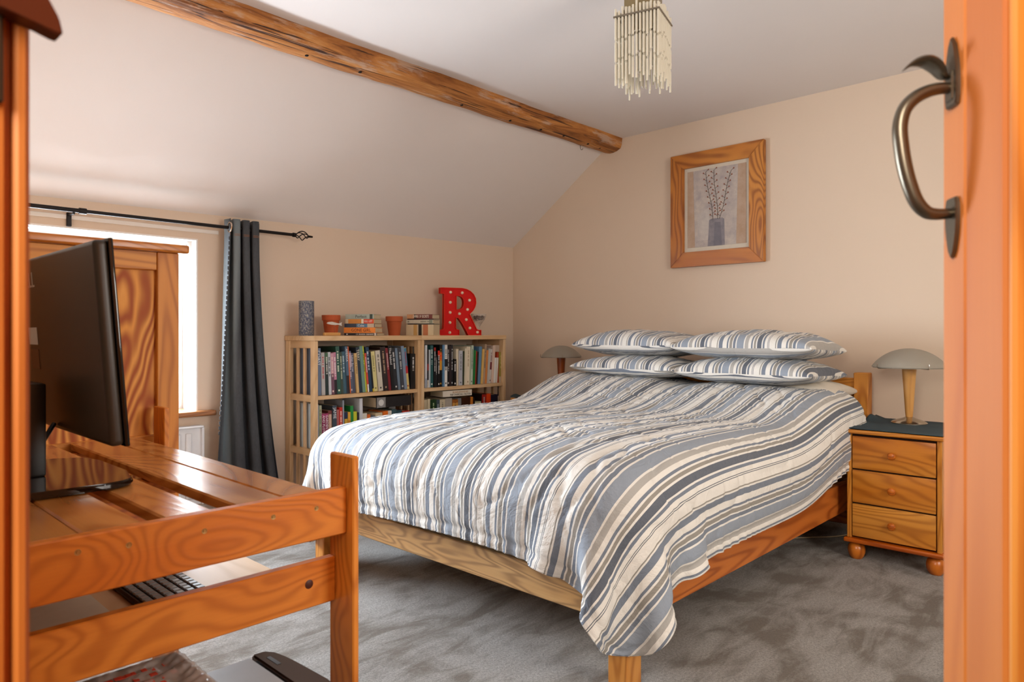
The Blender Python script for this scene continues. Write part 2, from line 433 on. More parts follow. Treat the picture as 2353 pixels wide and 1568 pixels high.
sec = [(2.722, 2.372), (2.726, 2.338), (2.729, 2.305), (2.736, 2.283), (2.768, 2.268), (2.800, 2.262), (2.828, 2.262), (2.862, 2.272), (2.900, 2.290), (2.916, 2.304), (2.925, 2.33), (2.93, 2.372)]
for i in range(NX):
    x = .108 + (XW-.109)*i/(NX-1) - (.10*i/(NX-1)*0)
    rr = []
    for j, (y, z) in enumerate(sec):
        d1 = noise.noise(Vector((x*1.3, y*6, z*6)))*.012 + noise.noise(Vector((x*5, y*9, z*9)))*.006+noise.noise(Vector((x*19, y*30, z*30)))*.0025
        d2 = noise.noise(Vector((x*1.6+9, y*5, z*5)))*.011 + noise.noise(Vector((x*7+3, y*9, z*9)))*.004
        if x > 3.7: d1 *= .4; d2 *= .4
        rr.append(bm_.verts.new((x, y+d1, z+(d2 if z < 2.35 else 0))))
    rings.append(rr)
for a, b in zip(rings, rings[1:]):
    for k in range(len(sec)-1): bm_.faces.new((a[k], a[k+1], b[k+1], b[k]))
    bm_.faces.new((a[-1], a[0], b[0], b[-1]))
bm_.faces.new(rings[0]); bm_.faces.new(rings[-1][::-1])
m = MB(); m.b.free(); m.b = bm_
bo = struct('trim_4', m, beam(), True)
HOLE = plain('nail_hole_dark', '160c06', .9)
for hx in (1.62, 1.9, 2.55, 2.93, 3.2, 3.42, 3.67, 3.80):
    yy = 2.800; zz = 2.262+noise.noise(Vector((hx*1.6+9, yy*5, 2.262*5)))*.011 + noise.noise(Vector((hx*7+3, yy*9, 2.262*9)))*.004
    o = MB().lathe([(0.0001, -.0035), (.007, -.003), (.010, .004)], hx, yy, zz, 10).build('nail_hole', HOLE, bo)
hk = MB().tube(spline([(3.70, 2.885, 2.285), (3.70, 2.885, 2.262), (3.70, 2.878, 2.250), (3.70, 2.868, 2.250), (3.70, 2.864, 2.258)]), .0016, 6)
tag(hk.build('cup_hook', IRON, None, True), 'small dark metal cup hook screwed under the far end of the ceiling beam', 'hook')

# ------------------------------------------------------------------ radiator, blind
rad = thing('radiator', 'white panel radiator on the wall below the wooden window sill', 'radiator', (1.0, 3.70, .12))
RW = plain('radiator_enamel', 'd8dade', .3)
box('panel', rad, RW, .50, 1.525, 3.685, 3.70, .13, .535, .004)
xx = .515
while xx < 1.48:
    MB().box(xx, xx+.030, 3.675, 3.687, .165, .505, .006, 3).build('ridge', RW, rad, True); xx += .0545
box('top_grille', rad, RW, .50, 1.53, 3.665, 3.735, .53, .54, .003); box('side_cover', rad, RW, 1.52, 1.532, 3.668, 3.735, .13, .532, .002)
box('bracket', rad, RW, .7, .73, 3.70, 3.748, .2, .45, .001); box('bracket', rad, RW, 1.3, 1.33, 3.70, 3.748, .2, .45, .001)
bl = thing('roller_blind', 'white roller blind rolled up at the top of the window recess', 'blind', (1, 3.86, 1.47))
MB().tube([(.46, 3.84, 1.478), (1.50, 3.84, 1.478)], .022, 18).build('roll', plain('blind_fabric', 'e6e2da', .8), bl, True)
box('bracket', bl, UPVC, 1.502, 1.524, 3.815, 3.90, 1.448, 1.512); box('bracket', bl, UPVC, .456, .46, 3.815, 3.90, 1.448, 1.512, .001)

# ------------------------------------------------------------------ curtain pole and denim curtain
pole = thing('curtain_pole', 'thin black metal curtain pole with a twisted cage finial above the window', 'curtain pole', (1.2, 3.66, 1.585))
BLK = plain('black_metal', '1c1716', .4, .6)
MB().tube([(.115, 3.66, 1.586), (2.03, 3.66, 1.586)], .0088, 14).build('rod', BLK, pole, True)
MB().tube([(.115, 3.66, 1.586), (.97, 3.66, 1.586)], .0102, 14).build('outer_rod', BLK, pole, True)
MB().tube([(.955, 3.66, 1.586), (.985, 3.66, 1.586)], .0145, 14).build('collar', BLK, pole, True)
MB().box(.925, .945, 3.735, 3.7485, 1.52, 1.585, .002).box(.93, .94, 3.66, 3.74, 1.568, 1.578, .002).build('bracket', BLK, pole)
MB().tube([(2.03, 3.66, 1.586), (2.045, 3.66, 1.586)], .0125, 14).build('finial_collar', BLK, pole, True)
for k in range(4):
    P = [(2.045+.085*t, 3.66+.026*math.sin(PI*t)**.8*math.cos(2*PI*k/4+PI*t), 1.586+.026*math.sin(PI*t)**.8*math.sin(2*PI*k/4+PI*t)) for t in np.linspace(0, 1, 15)]
    MB().tube(P, .0031, 6).build('finial_bar', BLK, pole, True)
MB().tube([(2.128, 3.66, 1.586), (2.155, 3.66, 1.586)], [.007, .0055], 10).build('finial_tip', BLK, pole, True)
cur = thing('curtain', 'dark washed denim eyelet curtain hanging beside the window', 'curtain', (1.75, 3.66, .08))
nu, nv = 180, 60; P = np.zeros((nu, nv, 3)); UVc = np.zeros((nu, nv, 2))
zt, zb = 1.632, .075
for j in range(nv):
    t = j/(nv-1); z = zt+(zb-zt)*t
    s = 0 if t < .05 else (t-.05)/.95
    xa = 1.643-.028*s-.055*s**1.3; xb = 1.832+.0*s+.135*s**1.8
    amp = .036*(1+.15*s)
    for i in range(nu):
        u = i/(nu-1)
        uu = u**(1.0+.5*s)
        ph = uu*PI*2*3.6+.4
        fold = math.cos(ph); fold = math.copysign(abs(fold)**.75, fold)
        x = xa+(xb-xa)*u+.010*math.sin(2*ph)
        y = 3.665-amp*fold+.006*noise.noise(Vector((u*6, z*1.5, 3)))
        P[i, j] = (x, min(y, 3.728), z)
        UVc[i, j] = (u*1.1, z)
me = grid_mesh('cloth', P-np.array(ORG[cur]), UVc)
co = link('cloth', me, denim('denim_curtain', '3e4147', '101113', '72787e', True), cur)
so = co.modifiers.new('thick', 'SOLIDIFY'); so.thickness = .003; so.offset = 0
ST = plain('orange_thread', 'a86a38', .7)
sm_ = MB()
for zz in (1.545, 1.552):
    jj = (zt-zz)/(zt-zb)*(nv-1); j0 = int(jj)
    pts = [P[i, j0]*(1-(jj-j0))+P[i, j0+1]*(jj-j0)-np.array((0, .0026, 0)) for i in range(0, nu, 2)]
    sm_.tube(pts, .0009, 4)
sm_.build('stitching', ST, cur)
MB().tube([(1.654+.002*math.cos(a), 3.640+.026*math.cos(a), 1.586+.026*math.sin(a)) for a in np.linspace(0, 2*PI, 25)], .0045, 8, cap=False).build('eyelet', plain('nickel', 'c8b8a8', .25, 1), cur, True)
fr = MB()
for j in range(4, 44):
    p = P[2, j]; dz = .012 if j % 2 else -.012
    fr.box(p[0]-.010, p[0]-.001, p[1]-.003, p[1]+.003, p[2]-.009, p[2]+.009, .001)
fr.build('frayed_edge', denim('denim_fray', '4a4e54', '15171a', '6c7276'), cur)

# ================================================================== BED
BW = wood('pine_worn', 'y', 1.8); BL = wood('pine_bed', 'z'); BR = wood('pine_rail', 'x'); BH = wood('pine_honey', 'y')
bed = thing('bed', 'low pine double bed frame with weathered foot rail against the back wall', 'bed', (2.75, 1.95, 0))
box('leg', bed, BL, 1.65, 1.724, 1.12, 1.188, 0, .31, .004); box('leg', bed, BL, 1.65, 1.724, 2.712, 2.78, 0, .31, .004)
o = MB().box(1.658, 1.700, 1.188, 2.712, .183, .285, .009, 3).build('foot_rail', BW, bed); tag(o, 'scuffed pale foot rail')
o = box('side_rail', bed, BR, 1.724, 3.80, 1.130, 1.158, .178, .315, .004); tag(o, 'reddish side rail'); box('side_rail', bed, BR, 1.724, 3.80, 2.742, 2.77, .178, .315, .004)
box('headpost', bed, wood('pine_honey', 'z'), 3.80, 3.866, 1.126, 1.196, 0, .82, .004); box('headpost', bed, wood('pine_honey', 'z'), 3.80, 3.866, 2.704, 2.774, 0, .82, .004)
HB = wood('pine_cabinet', 'y')
box('headboard_rail', bed, HB, 3.815, 3.845, 1.196, 2.704, .655, .792, .004); box('headboard_rail', bed, HB, 3.815, 3.845, 1.196, 2.704, .50, .650, .004); box('headboard_rail', bed, HB, 3.815, 3.845, 1.196, 2.704, .12, .30, .004)
for i in range(12):
    x = 1.80+i*.165; box('slat', bed, HB, x, x+.07, 1.158, 2.742, .268, .286, .002)
mt = MB().box(1.76, 3.79, 1.19, 2.71, .288, .535, .03, 3)
tag(mt.build('mattress', plain('white_ticking', 'dcd8d0', .9), None, True), 'white mattress on the pine bed under the duvet', 'mattress')

# --- duvet: a cloth settled over the bed by a small mass-spring solver
def mound(x, y):
    t = np.clip((x-2.78)/.55, 0, 1); t = t*t*(3-2*t)
    return .125*t*(1-.30*np.exp(-((y-1.90)/.13)**2)) + .014*np.sin(x*2.1+.5)*np.cos(y*2.6) + .02*np.exp(-((x-2.2)/.5)**2-((y-1.95)/.6)**2) - .02*np.exp(-((x-1.7)/.15)**2)
BX0, BX1, BY0, BY1, BZ1, RR = 1.585, 4.3, 1.072, 2.828, .640, .17
def body_sdf(p):
    q = p.copy(); q[:, 2] -= mound(p[:, 0], p[:, 1])
    c = np.array([(BX0+BX1)/2, (BY0+BY1)/2, BZ1-1.0]); h = np.array([(BX1-BX0)/2, (BY1-BY0)/2, 1.0])-RR
    d = q-c; s = np.sign(d); a = np.abs(d)-h
    outm = np.maximum(a, 0); L = np.linalg.norm(outm, axis=1)
    ins = np.minimum(a.max(1), 0)
    dist = L+ins-RR
    g = np.where((L > 1e-9)[:, None], outm/np.maximum(L, 1e-9)[:, None], 0)*s
    k = a.argmax(1); gi = np.zeros_like(g); gi[np.arange(len(g)), k] = s[np.arange(len(g)), k]
    g = np.where((L > 1e-9)[:, None], g, gi)
    return dist, g
def flat_shape(X, Y, x0, x1, y0, y1):
    # rounded corners of the cover
    X = X.copy(); Y = Y.copy(); X_, Y_ = X.copy(), Y.copy()
    for cx, sx, R in ((x0, 1, .21), (x1, -1, .22)):
        for cy, sy in ((y0, 1), (y1, -1)):
            a = 1-(X_-cx)*sx/R; b_ = 1-(Y_-cy)*sy/R; m = (a > 0) & (b_ > 0)
            a2 = a*np.sqrt(np.clip(1-b_*b_/2, 0, 1)); b2 = b_*np.sqrt(np.clip(1-a*a/2, 0, 1))
            X[m] = (cx+sx*R*(1-a2))[m]; Y[m] = (cy+sy*R*(1-b2))[m]
    return X, Y
def sim(nx, ny, x0, x1, y0, y1, steps, h0):
    rng = np.random.RandomState(3)
    gx = np.linspace(x0, x1, nx); gy = np.linspace(y0, y1, ny)
    Xg, Yg = np.meshgrid(gx, gy, indexing='ij')
    P = np.stack([Xg, Yg, np.full_like(Xg, .86)+.004*rng.randn(nx, ny)], -1)
    # rest lengths: the hem is a little fuller than the body, so it ruffles
    Xg, Yg = flat_shape(Xg, Yg, x0, x1, y0, y1); P[..., 0] = Xg; P[..., 1] = Yg; P0 = P.copy(); P0[..., 2] = 0
    dx, dy = (x1-x0)/(nx-1), (y1-y0)/(ny-1)
    ex = np.minimum(Xg-x0, 9); ey = np.minimum(Yg-y0, y1-Yg)
    full_y = 1+.055*np.exp(-(ex/.06)**2)+.006
    full_x = 1+.03*np.exp(-(ey/.06)**2)+.004
    cons = []
    def add(a, b, rest, k):
        base = np.linalg.norm(P0[b]-P0[a], axis=-1)
        cons.append((a, b, base*rest, k))
    sl = np.s_
    for par in (0, 1):
        n_ = nx-1
        ia = slice(par, n_, 2); ib = slice(par+1, n_+1, 2)
        add((ia, sl[:]), (ib, sl[:]), .5*(full_x[ia, :]+full_x[ib, :]), 1.0)
        n_ = ny-1; ia = slice(par, n_, 2); ib = slice(par+1, n_+1, 2)
        add((sl[:], ia), (sl[:], ib), .5*(full_y[:, ia]+full_y[:, ib]), 1.0)
    dg = math.hypot(dx, dy)
    for par in (0, 1):
        A = slice(par, nx-1, 2); B = slice(par+1, nx, 2)
        for pa, pb in ((slice(0, ny-1), slice(1, ny)), (slice(1, ny), slice(0, ny-1))):
            add((A, pa), (B, pb), 1.01, .22)
    for st in (3, 6):
        for par in range(1):
            add((slice(0, nx-st), sl[:]), (slice(st, nx), sl[:]), 1.0, .05 if st == 3 else .03)
            add((sl[:], slice(0, ny-st)), (sl[:], slice(st, ny)), 1.0, .05 if st == 3 else .03)
    V = np.zeros_like(P); dt = .012; gr = np.array([0, 0, -9.8])
    for it in range(steps):
        V += gr*dt; V *= (.985 if it < steps*.7 else .93)
        Q = P+V*dt
        for _ in range(12):
            for a, b, rest, k in cons:
                d = Q[b]-Q[a]; L = np.sqrt((d*d).sum(-1)); L = np.maximum(L, 1e-9)
                c = (.5*k*(L-rest)/L)
                if k < .2: c = np.where(L < rest, c, c*.2)
                c = c[..., None]*d
                Q[a] += c; Q[b] -= c
            q = Q.reshape(-1, 3); dist, g = body_sdf(q)
            pen = dist < 0
            q[pen] -= g[pen]*dist[pen][:, None]
            # friction
            p0 = P.reshape(-1, 3); near = dist < .002
            mv = q-p0; nrm = (mv*g).sum(1)[:, None]*g; tan = mv-nrm
            q[near] -= tan[near]*(.10*np.clip(g[near, 2:3], 0.15, 1))
            Q = q.reshape(P.shape)
        V = (Q-P)/dt; P = Q
    for it in range(60):
        for a, b, rest, k in cons:
            if k < .1: continue
            d = P[b]-P[a]; L = np.maximum(np.sqrt((d*d).sum(-1)), 1e-9); c = ((.5*k*(L-rest)/L)*(L > rest))[..., None]*d
            P[a] += c; P[b] -= c
        q = P.reshape(-1, 3); dist, g = body_sdf(q); pen = dist < 0; q[pen] -= g[pen]*dist[pen][:, None]; P = q.reshape(P.shape)
    print('HEM foot z', P[0, ::12, 2].round(2), 'side z', P[::12, 0, 2].round(2), 'corner', P[0, 0].round(2), 'head x', P[-1, ::20, 0].round(2))
    return P
DNX, DNY = 112, 116
dx0, dx1, dy0, dy1 = 1.405, 3.58, .862, 3.035
DP = sim(DNX, DNY, dx0, dx1, dy0, dy1, 130, .86)
# refine to a finer grid, puff the filling and add creases along the normal
def refine(A, k):
    n, m_, c = A.shape
    def up(B, ax):
        B = np.moveaxis(B, ax, 0); n = B.shape[0]; t = np.linspace(0, n-1, (n-1)*k+1); i = np.clip(t.astype(int), 0, n-2); f = (t-i)[:, None, None]
        g = lambda j: B[np.clip(j, 0, n-1)]
        p0, p1, p2, p3 = g(i-1), g(i), g(i+1), g(i+2)
        R = .5*((2*p1)+(p2-p0)*f+(2*p0-5*p1+4*p2-p3)*f*f+(3*p1-p0-3*p2+p3)*f**3)
        return np.moveaxis(R, 0, ax)
    return up(up(A, 0), 1)
DP = refine(DP, 2); n1, n2, _ = DP.shape
SS, TT = np.meshgrid(np.linspace(dx0, dx1, n1), np.linspace(dy0, dy1, n2), indexing='ij')
edge = np.minimum(np.minimum(SS-dx0, TT-dy0), dy1-TT)
SS, TT = flat_shape(SS, TT, dx0, dx1, dy0, dy1); SS -= dx0; TT -= dy0
du = np.gradient(DP, axis=0); dv = np.gradient(DP, axis=1); Nn = np.cross(du, dv); Nn /= np.maximum(np.linalg.norm(Nn, axis=2, keepdims=True), 1e-9)
disp = np.zeros((n1, n2))
for i in range(n1):
    for j in range(n2):
        s_, t_ = SS[i, j], TT[i, j]
        a = noise.noise(Vector((s_*2.2, t_*5.5, 1)))*.009
        r1 = abs(noise.noise(Vector((s_*4+noise.noise(Vector((s_*3, t_*3, 5)))*1.2, t_*9, 4))))
        a += -.007*math.exp(-(r1/.06)**2)
        r2 = abs(noise.noise(Vector((s_*7, t_*6+s_*3, 14))))
        a += -.004*math.exp(-(r2/.05)**2)
        disp[i, j] = a
puff = .016*(1-np.exp(-edge/.05))-.006
seam = -.008*np.exp(-((edge-.035)/.010)**2)
OUT = DP+Nn*((disp*(1-np.exp(-edge/.1)))+puff+seam)[..., None]
INN = DP-Nn*(.030*(1-np.exp(-edge/.04))+.002)[..., None]
idx = np.arange(n1*n2).reshape(n1, n2)
Fo = np.stack([idx[:-1, :-1], idx[1:, :-1], idx[1:, 1:], idx[:-1, 1:]], -1).reshape(-1, 4)
Fi = Fo[:, ::-1]+n1*n2
ring = list(idx[:, 0])+list(idx[-1, 1:])+list(idx[-2::-1, -1])+list(idx[0, -2:0:-1])
Fr = [(ring[k], ring[k]+n1*n2, ring[(k+1) % len(ring)]+n1*n2, ring[(k+1) % len(ring)]) for k in range(len(ring))]
V_ = np.concatenate([OUT.reshape(-1, 3), INN.reshape(-1, 3)])
Fa = np.concatenate([Fo, Fi, np.array(Fr)])
me = bpy.data.meshes.new('duvet'); me.from_pydata(V_.tolist(), [], Fa.tolist())
l = me.uv_layers.new(name='UVMap'); UU = np.stack([TT, SS], -1).reshape(-1, 2); UU = np.concatenate([UU, UU])
l.data.foreach_set('uv', UU[Fa.reshape(-1)].astype(np.float32).reshape(-1)); smooth(me)
du_ = link('duvet', me, stripes('striped_cotton', 'U', .33)); tag(du_, 'blue white and taupe striped duvet draped over the bed down to the frame', 'duvet')

# --- pillows
def pillow(label, cx, cy, cz, L, Wd, H, rz, seed, tilt=0, matT=None, matB=None, tiltx=0, nm='pillow', group=None):
    r = thing(nm, label, 'pillow', (cx, cy, cz), 0, group); ORG[r] = Vector(); r.rotation_euler = (tiltx, tilt, rz)
    n_ = 46
    def half(sgn):
        P = np.zeros((n_, n_, 3)); U = np.zeros((n_, n_, 2))
        for i in range(n_):
            for j in range(n_):
                u = math.sin((i/(n_-1)-.5)*PI); v = math.sin((j/(n_-1)-.5)*PI)
                x = Wd/2*u*(1-.055*(1-v*v)); y = L/2*v*(1-.045*(1-u*u))
                e = max(0, (1-u*u))*max(0, (1-v*v)); h = e**.36
                q = Vector((x*4+seed, y*4, sgn))
                cr = .012*noise.noise(q)+.007*noise.noise(q*2.7)-.006*math.exp(-(noise.noise(Vector((x*6+seed, y*11, 7)))/.07)**2)
                z = sgn*(H*.5*h + cr*min(1, e*3))+ (.006*noise.noise(Vector((x*9+seed, y*9, 0)))*(1-min(1, e*2)))
                if sgn < 0: z *= .60
                P[i, j] = (x, y, z); U[i, j] = (y+seed*.37, x+seed*.1)
        return P, U
    for sgn, mt_, nm2 in ((1, matT, 'pillow_top'), (-1, matB, 'pillow_underside')):
        P, U = half(sgn); me = grid_mesh(nm2, P if sgn > 0 else P[::-1], U if sgn > 0 else U[::-1])
        link(nm2, me, mt_, r)
    return r
STA = stripes('striped_cotton_pillow', 'U', .1); STB = stripes('striped_cotton_underside', 'V', .55)
pillow('striped pillow under the top one of the stack nearest the right bedside drawers', 3.47, 1.555, .816, .71, .50, .185, 0.0, 1, .03, STA, STB)
pillow('striped pillow on top of the stack nearest the right bedside drawers', 3.475, 1.560, .940, .72, .50, .20, .02, 2, .04, STA, STB)
pillow('striped pillow under the top one of the stack nearest the far left lamp', 3.46, 2.235, .818, .70, .50, .175, -.03, 3, .03, STA, STB)
pillow('striped pillow on top of the stack nearest the far left lamp', 3.49, 2.245, .943, .70, .50, .20, -.05, 4, .05, STA, STB)
WC = plain('white_cotton', 'd8cfc0', .9)
pillow('plain white pillow poking out beside the headboard under the striped ones', 3.60, 1.495, .728, .66, .40, .16, .05, 5, .02, WC, WC)

# ================================================================== BEDSIDE DRAWERS, LAMPS
def nightstand(label, x0, y0, wd, dp, top, cloth_label, mirror=False):
    r = thing('bedside_drawers', label, 'nightstand', (x0+dp/2, y0+wd/2, 0))
    C = wood('pine_cabinet', 'y'); CZ = wood('pine_cabinet', 'z')
    y1 = y0+wd; x1 = x0+dp
    box('side_panel', r, CZ, x0, x1, y0, y0+.018, .098, top-.018, .002); box('side_panel', r, CZ, x0, x1, y1-.018, y1, .098, top-.018, .002)
    box('back_panel', r, C, x1-.008, x1-.001, y0+.018, y1-.018, .098, top-.018, .0)
    MB().box(x0-.018, x1, y0-.015, y1+.015, top-.018, top, .007, 3).build('top', C, r, True)
    MB().box(x0-.014, x1, y0-.012, y1+.012, .078, .098, .007, 3).build('plinth', wood('pine_deep', 'y'), r, True)
    for fx, fy in ((x0+.035, y0+.03), (x0+.035, y1-.03), (x1-.04, y0+.03), (x1-.04, y1-.03)):
        MB().lathe([(.022, 0), (.030, .010), (.036, .028), (.037, .042), (.033, .060), (.024, .070), (.026, .078)], fx, fy, 0, 20).build('bun_foot', wood('pine_deep', 'z'), r, True)
    zl = .104; hh = (top-.018-.008-zl)/3
    for k in range(3):
        z0 = zl+k*hh
        d_ = MB().box(x0+.001, x0+.018, y0+.022, y1-.022, z0+.003, z0+hh-.004, .003, 2).build('drawer', C, r, True)
        zc = z0+hh*.5
        m = MB(); m.lathe([(.0085, 0), (.0075, .006), (.010, .011), (.0155, .016), (.0165, .021), (.013, .026), (.006, .028), (.0001, .0285)], 0, 0, 0, 18)
        bmesh.ops.rotate(m.b, verts=m.b.verts, cent=(0, 0, 0), matrix=Matrix.Rotation(-PI/2, 3, 'Y'))
        bmesh.ops.translate(m.b, verts=m.b.verts, vec=(x0+.002, (y0+y1)/2, zc))
        m.build('knob', wood('pine_deep', 'y', 2.0), d_, True)
    box('gap_shade_board', r, plain('shadow_board', '3a2010', .8), x0+.022, x0+.026, y0+.018, y1-.018, .1, top-.02, 0)  # dark sheet behind the drawer fronts, shade of the gaps as colour
    # denim cloth lying on top, one corner ruckled
    n_ = 40; P = np.zeros((n_, n_, 3)); U = np.zeros((n_, n_, 2))
    for i in range(n_):
        for j in range(n_):
            u, v = i/(n_-1), j/(n_-1)
            x = x0-.010+(dp+.002)*u; y = y0-.01+(wd+.034)*v
            e = max(0, (v-.80)/.2); z = top+.003+e*e*.018*math.sin(u*9+.6)**2+.0012*abs(noise.noise(Vector((x*12, y*12, 0))))
            if v > .9 and u > .6: z += (v-.9)*.35*(u-.6)
            P[i, j] = (x, y, z); U[i, j] = (u, v)
    c = thing('cloth', cloth_label, 'cloth', (x0+dp/2, y0+wd/2, top)) if False else None
    me = grid_mesh('cloth', P, U); co = link('cloth', me, denim('denim_mat', '2c434e', '142026', '486068')); s2 = co.modifiers.new('t', 'SOLIDIFY'); s2.thickness = .0022; s2.offset = 1
    tag(co, cloth_label, 'cloth')
    return r
nightstand('three-drawer pine bedside chest with round knobs and bun feet right of the bed', 3.345, .705, .375, .515, .588, 'blue denim cloth under the lamp on the pine drawers right of the bed')
nightstand('dark bedside chest mostly hidden beyond the far left side of the bed', 3.42, 2.86, .375, .45, .586, 'dark denim cloth on the bedside chest beyond the far side of the bed')

def lamp(label, x, y, z, k, polemat, rots):
    r = thing('table_lamp', label, 'lamp', (x, y, z)); ORG[r] = Vector()
    CH = plain('brushed_chrome', 'c4bdb0', .22, 1.0)
    MB().lathe([(.077, 0), (.077, .004), (.070, .010), (.050, .018), (.028, .025), (.014, .032), (.0001, .033)], 0, 0, 0, 36).build('base', CH, r, True)
    MB().lathe([(.0145, .028), (.017, .05), (.024, .16), (.0315, .268), (.0001, .268)], 0, 0, 0, 24).build('stem', polemat, r, True)
    MB().lathe([(.012, .268), (.012, .29), (.0001, .291)], 0, 0, 0, 16).build('lamp_holder', CH, r, True)
    if 'frost' not in MC:
        n = NT('frosted_glass', .5, 0, (.40, .37, .31)); n.b.inputs['Transmission Weight'].default_value = .25; n.b.inputs['Subsurface Weight'].default_value = .1; MC['frost'] = n.m
    R, hgt = .160*k, .088*k; sr = (R*R+hgt*hgt)/(2*hgt); z0 = .268
    prof = []
    for i in range(14):
        a = math.asin(R/sr)*(1-i/13); prof.append((max(sr*math.sin(a), .0001), z0+sr*math.cos(a)-(sr-hgt)))
    prof2 = [(max(q-.004, .0001), z-.004) for q, z in prof[::-1]]
    MB().lathe(prof+prof2, 0, 0, 0, 48, cap=False).build('shade', MC['frost'], r, True)
    for a in rots:
        c_, s_ = math.cos(a), math.sin(a)
        p = [(c_*q, s_*q, z) for q, z in ((.01, .275), (R*.6, .262), (R*.97, .262), (R*1.02, .266), (R*1.01, .285))]
        MB().tube(p, .0016, 6).build('shade_clip', CH, r, True)
    return r
lamp('tapered pale wooden table lamp with frosted dome shade on the right bedside drawers', 3.70, .915, .594, 1.0, wood('beech', 'z'), (2.44, 3.9, .3))
lamp('table lamp with reddish cherry stem beyond the far left side of the bed', 3.74, 3.085, .592, .88, wood('cherry', 'z'), (2.3, 3.9, .3))
cb = MB().tube(spline([(3.86, 1.10, .40), (3.84, 1.105, .22), (3.80, 1.12, .10), (3.74, 1.16, .03), (3.66, 1.22, .006), (3.50, 1.35, .005), (3.3, 1.5, .005)]), .003, 6)
tag(cb.build('power_cable', plain('cream_cable', 'b8a888', .5), None, True), 'thin cream power cable trailing on the carpet under the head of the bed', 'cable')

# ------------------------------------------------------------------ framed picture
pic = thing('framed_picture', 'framed painting of twigs in a grey vase, wide orange pine frame above the bed', 'picture', (XW-.012, 2.03, 1.438))
px0, px1, pz0, pz1, fw = 1.722, 2.335, 1.438, 2.147, .092
def mitre(name, poly, ax):
    m = MB(); m.prism(poly, 'x', XW-.034, XW-.004, .0025); m.build(name, wood('pine_frame', ax, .9), pic)
mitre('frame_side', [(px0, pz1), (px1, pz1), (px1-fw, pz1-fw), (px0+fw, pz1-fw)], 'y')
mitre('frame_side', [(px0, pz0), (px0+fw, pz0+fw), (px1-fw, pz0+fw), (px1, pz0)], 'y')
mitre('frame_side', [(px0, pz0), (px0, pz1), (px0+fw, pz1-fw), (px0+fw, pz0+fw)], 'z')
mitre('frame_side', [(px1, pz0), (px1-fw, pz0+fw), (px1-fw, pz1-fw), (px1, pz1)], 'z')
iy0, iy1, iz0, iz1 = px0+fw, px1-fw, pz0+fw, pz1-fw
box('mount', pic, plain('mount_card', 'cfc6b6', .8), XW-.016, XW-.006, iy0-.004, iy1+.004, iz0-.004, iz1+.004, 0)
def paintmat(name, c0, c1, sc=6):
    n = NT(name, .85); f = n.noise(n.coords((1, 1, 1), rand=False), sc, 6, .7); n.col(n.ramp(f, [(.35, lin(c0)[:3]), (.65, lin(c1)[:3])])); return n.m
ay0, ay1, az0, az1 = iy0+.022, iy1-.022, iz0+.027, iz1-.022
art = box('artwork', pic, paintmat('wash_background', 'a49a9a', 'c2b8ae', 14), XW-.0185, XW-.0155, ay0, ay1, az0, az1, 0)
def flat(name, pts, mat, lay=0): m = MB(); m.prism(pts, 'x', XW-.0192-lay*.0004, XW-.0184); return m.build(name, mat, art)
TAN = paintmat('tan_wash', 'ac9078', 'b8a08c', 12)
flat('tan_band', [(ay1, az0), (ay1, az1), (ay1-.040, az1), (ay1-.052, az0)], TAN); flat('tan_band', [(ay0, az0), (ay0, az1), (ay0+.050, az1), (ay0+.062, az0)], TAN)
flat('grey_wash', [(ay1-.07, az0+.04), (ay1-.07, az0+.2), (ay1-.15, az0+.24), (ay1-.15, az0+.04)], paintmat('pale_wash', 'b2aaa6', 'c4bcb4', 20))
aw = ay1-ay0; ah = az1-az0
def A(u, v): return (ay1-u*aw, az0+v*ah)      # u from the left edge of the picture, v from its foot
flat('vase', [A(.36, .0), A(.385, .335), A(.42, .35), A(.61, .35), A(.64, .33), A(.65, .0)], paintmat('vase_grey', '77747c', '928c90', 18), 1)
flat('vase_shadow', [A(.46, .0), A(.48, .30), A(.58, .30), A(.60, .0)], paintmat('vase_dark', '6c6a74', '7c7880', 18), 2)
TW = plain('twig_paint', '4a4038', .8); BUD = plain('bud_paint', '9c5a44', .8)
tw = MB(); bd = MB(); random.seed(5)
for (u0, v0), (u1, v1) in (((.45, .34), (.33, .965)), ((.53, .34), (.47, .97)), ((.56, .34), (.76, .93))):
    pts = []
    for t in np.linspace(0, 1, 9): 
        u = u0+(u1-u0)*t+.012*math.sin(t*6); v = v0+(v1-v0)*t; y, z = A(u, v); pts.append((XW-.0198, y, z))
    tw.tube(pts, .0012, 4)
    for k in range(16):
        t = .06+.94*k/15; s = 1 if k % 2 else -1
        u = u0+(u1-u0)*t+.012*math.sin(t*6); v = v0+(v1-v0)*t; y, z = A(u, v); y2, z2 = A(u+s*.045, v+.025)
        tw.tube([(XW-.0198, y, z), (XW-.0198, y2, z2)], .0009, 4)
        bd.lathe([(.0001, -.005), (.0045, 0), (.0001, .006)], XW-.0205, y2, z2, 6)
tw.build('twigs', TW, art)['kind'] = 'stuff'; bd.build('buds', BUD, art)['kind'] = 'stuff'

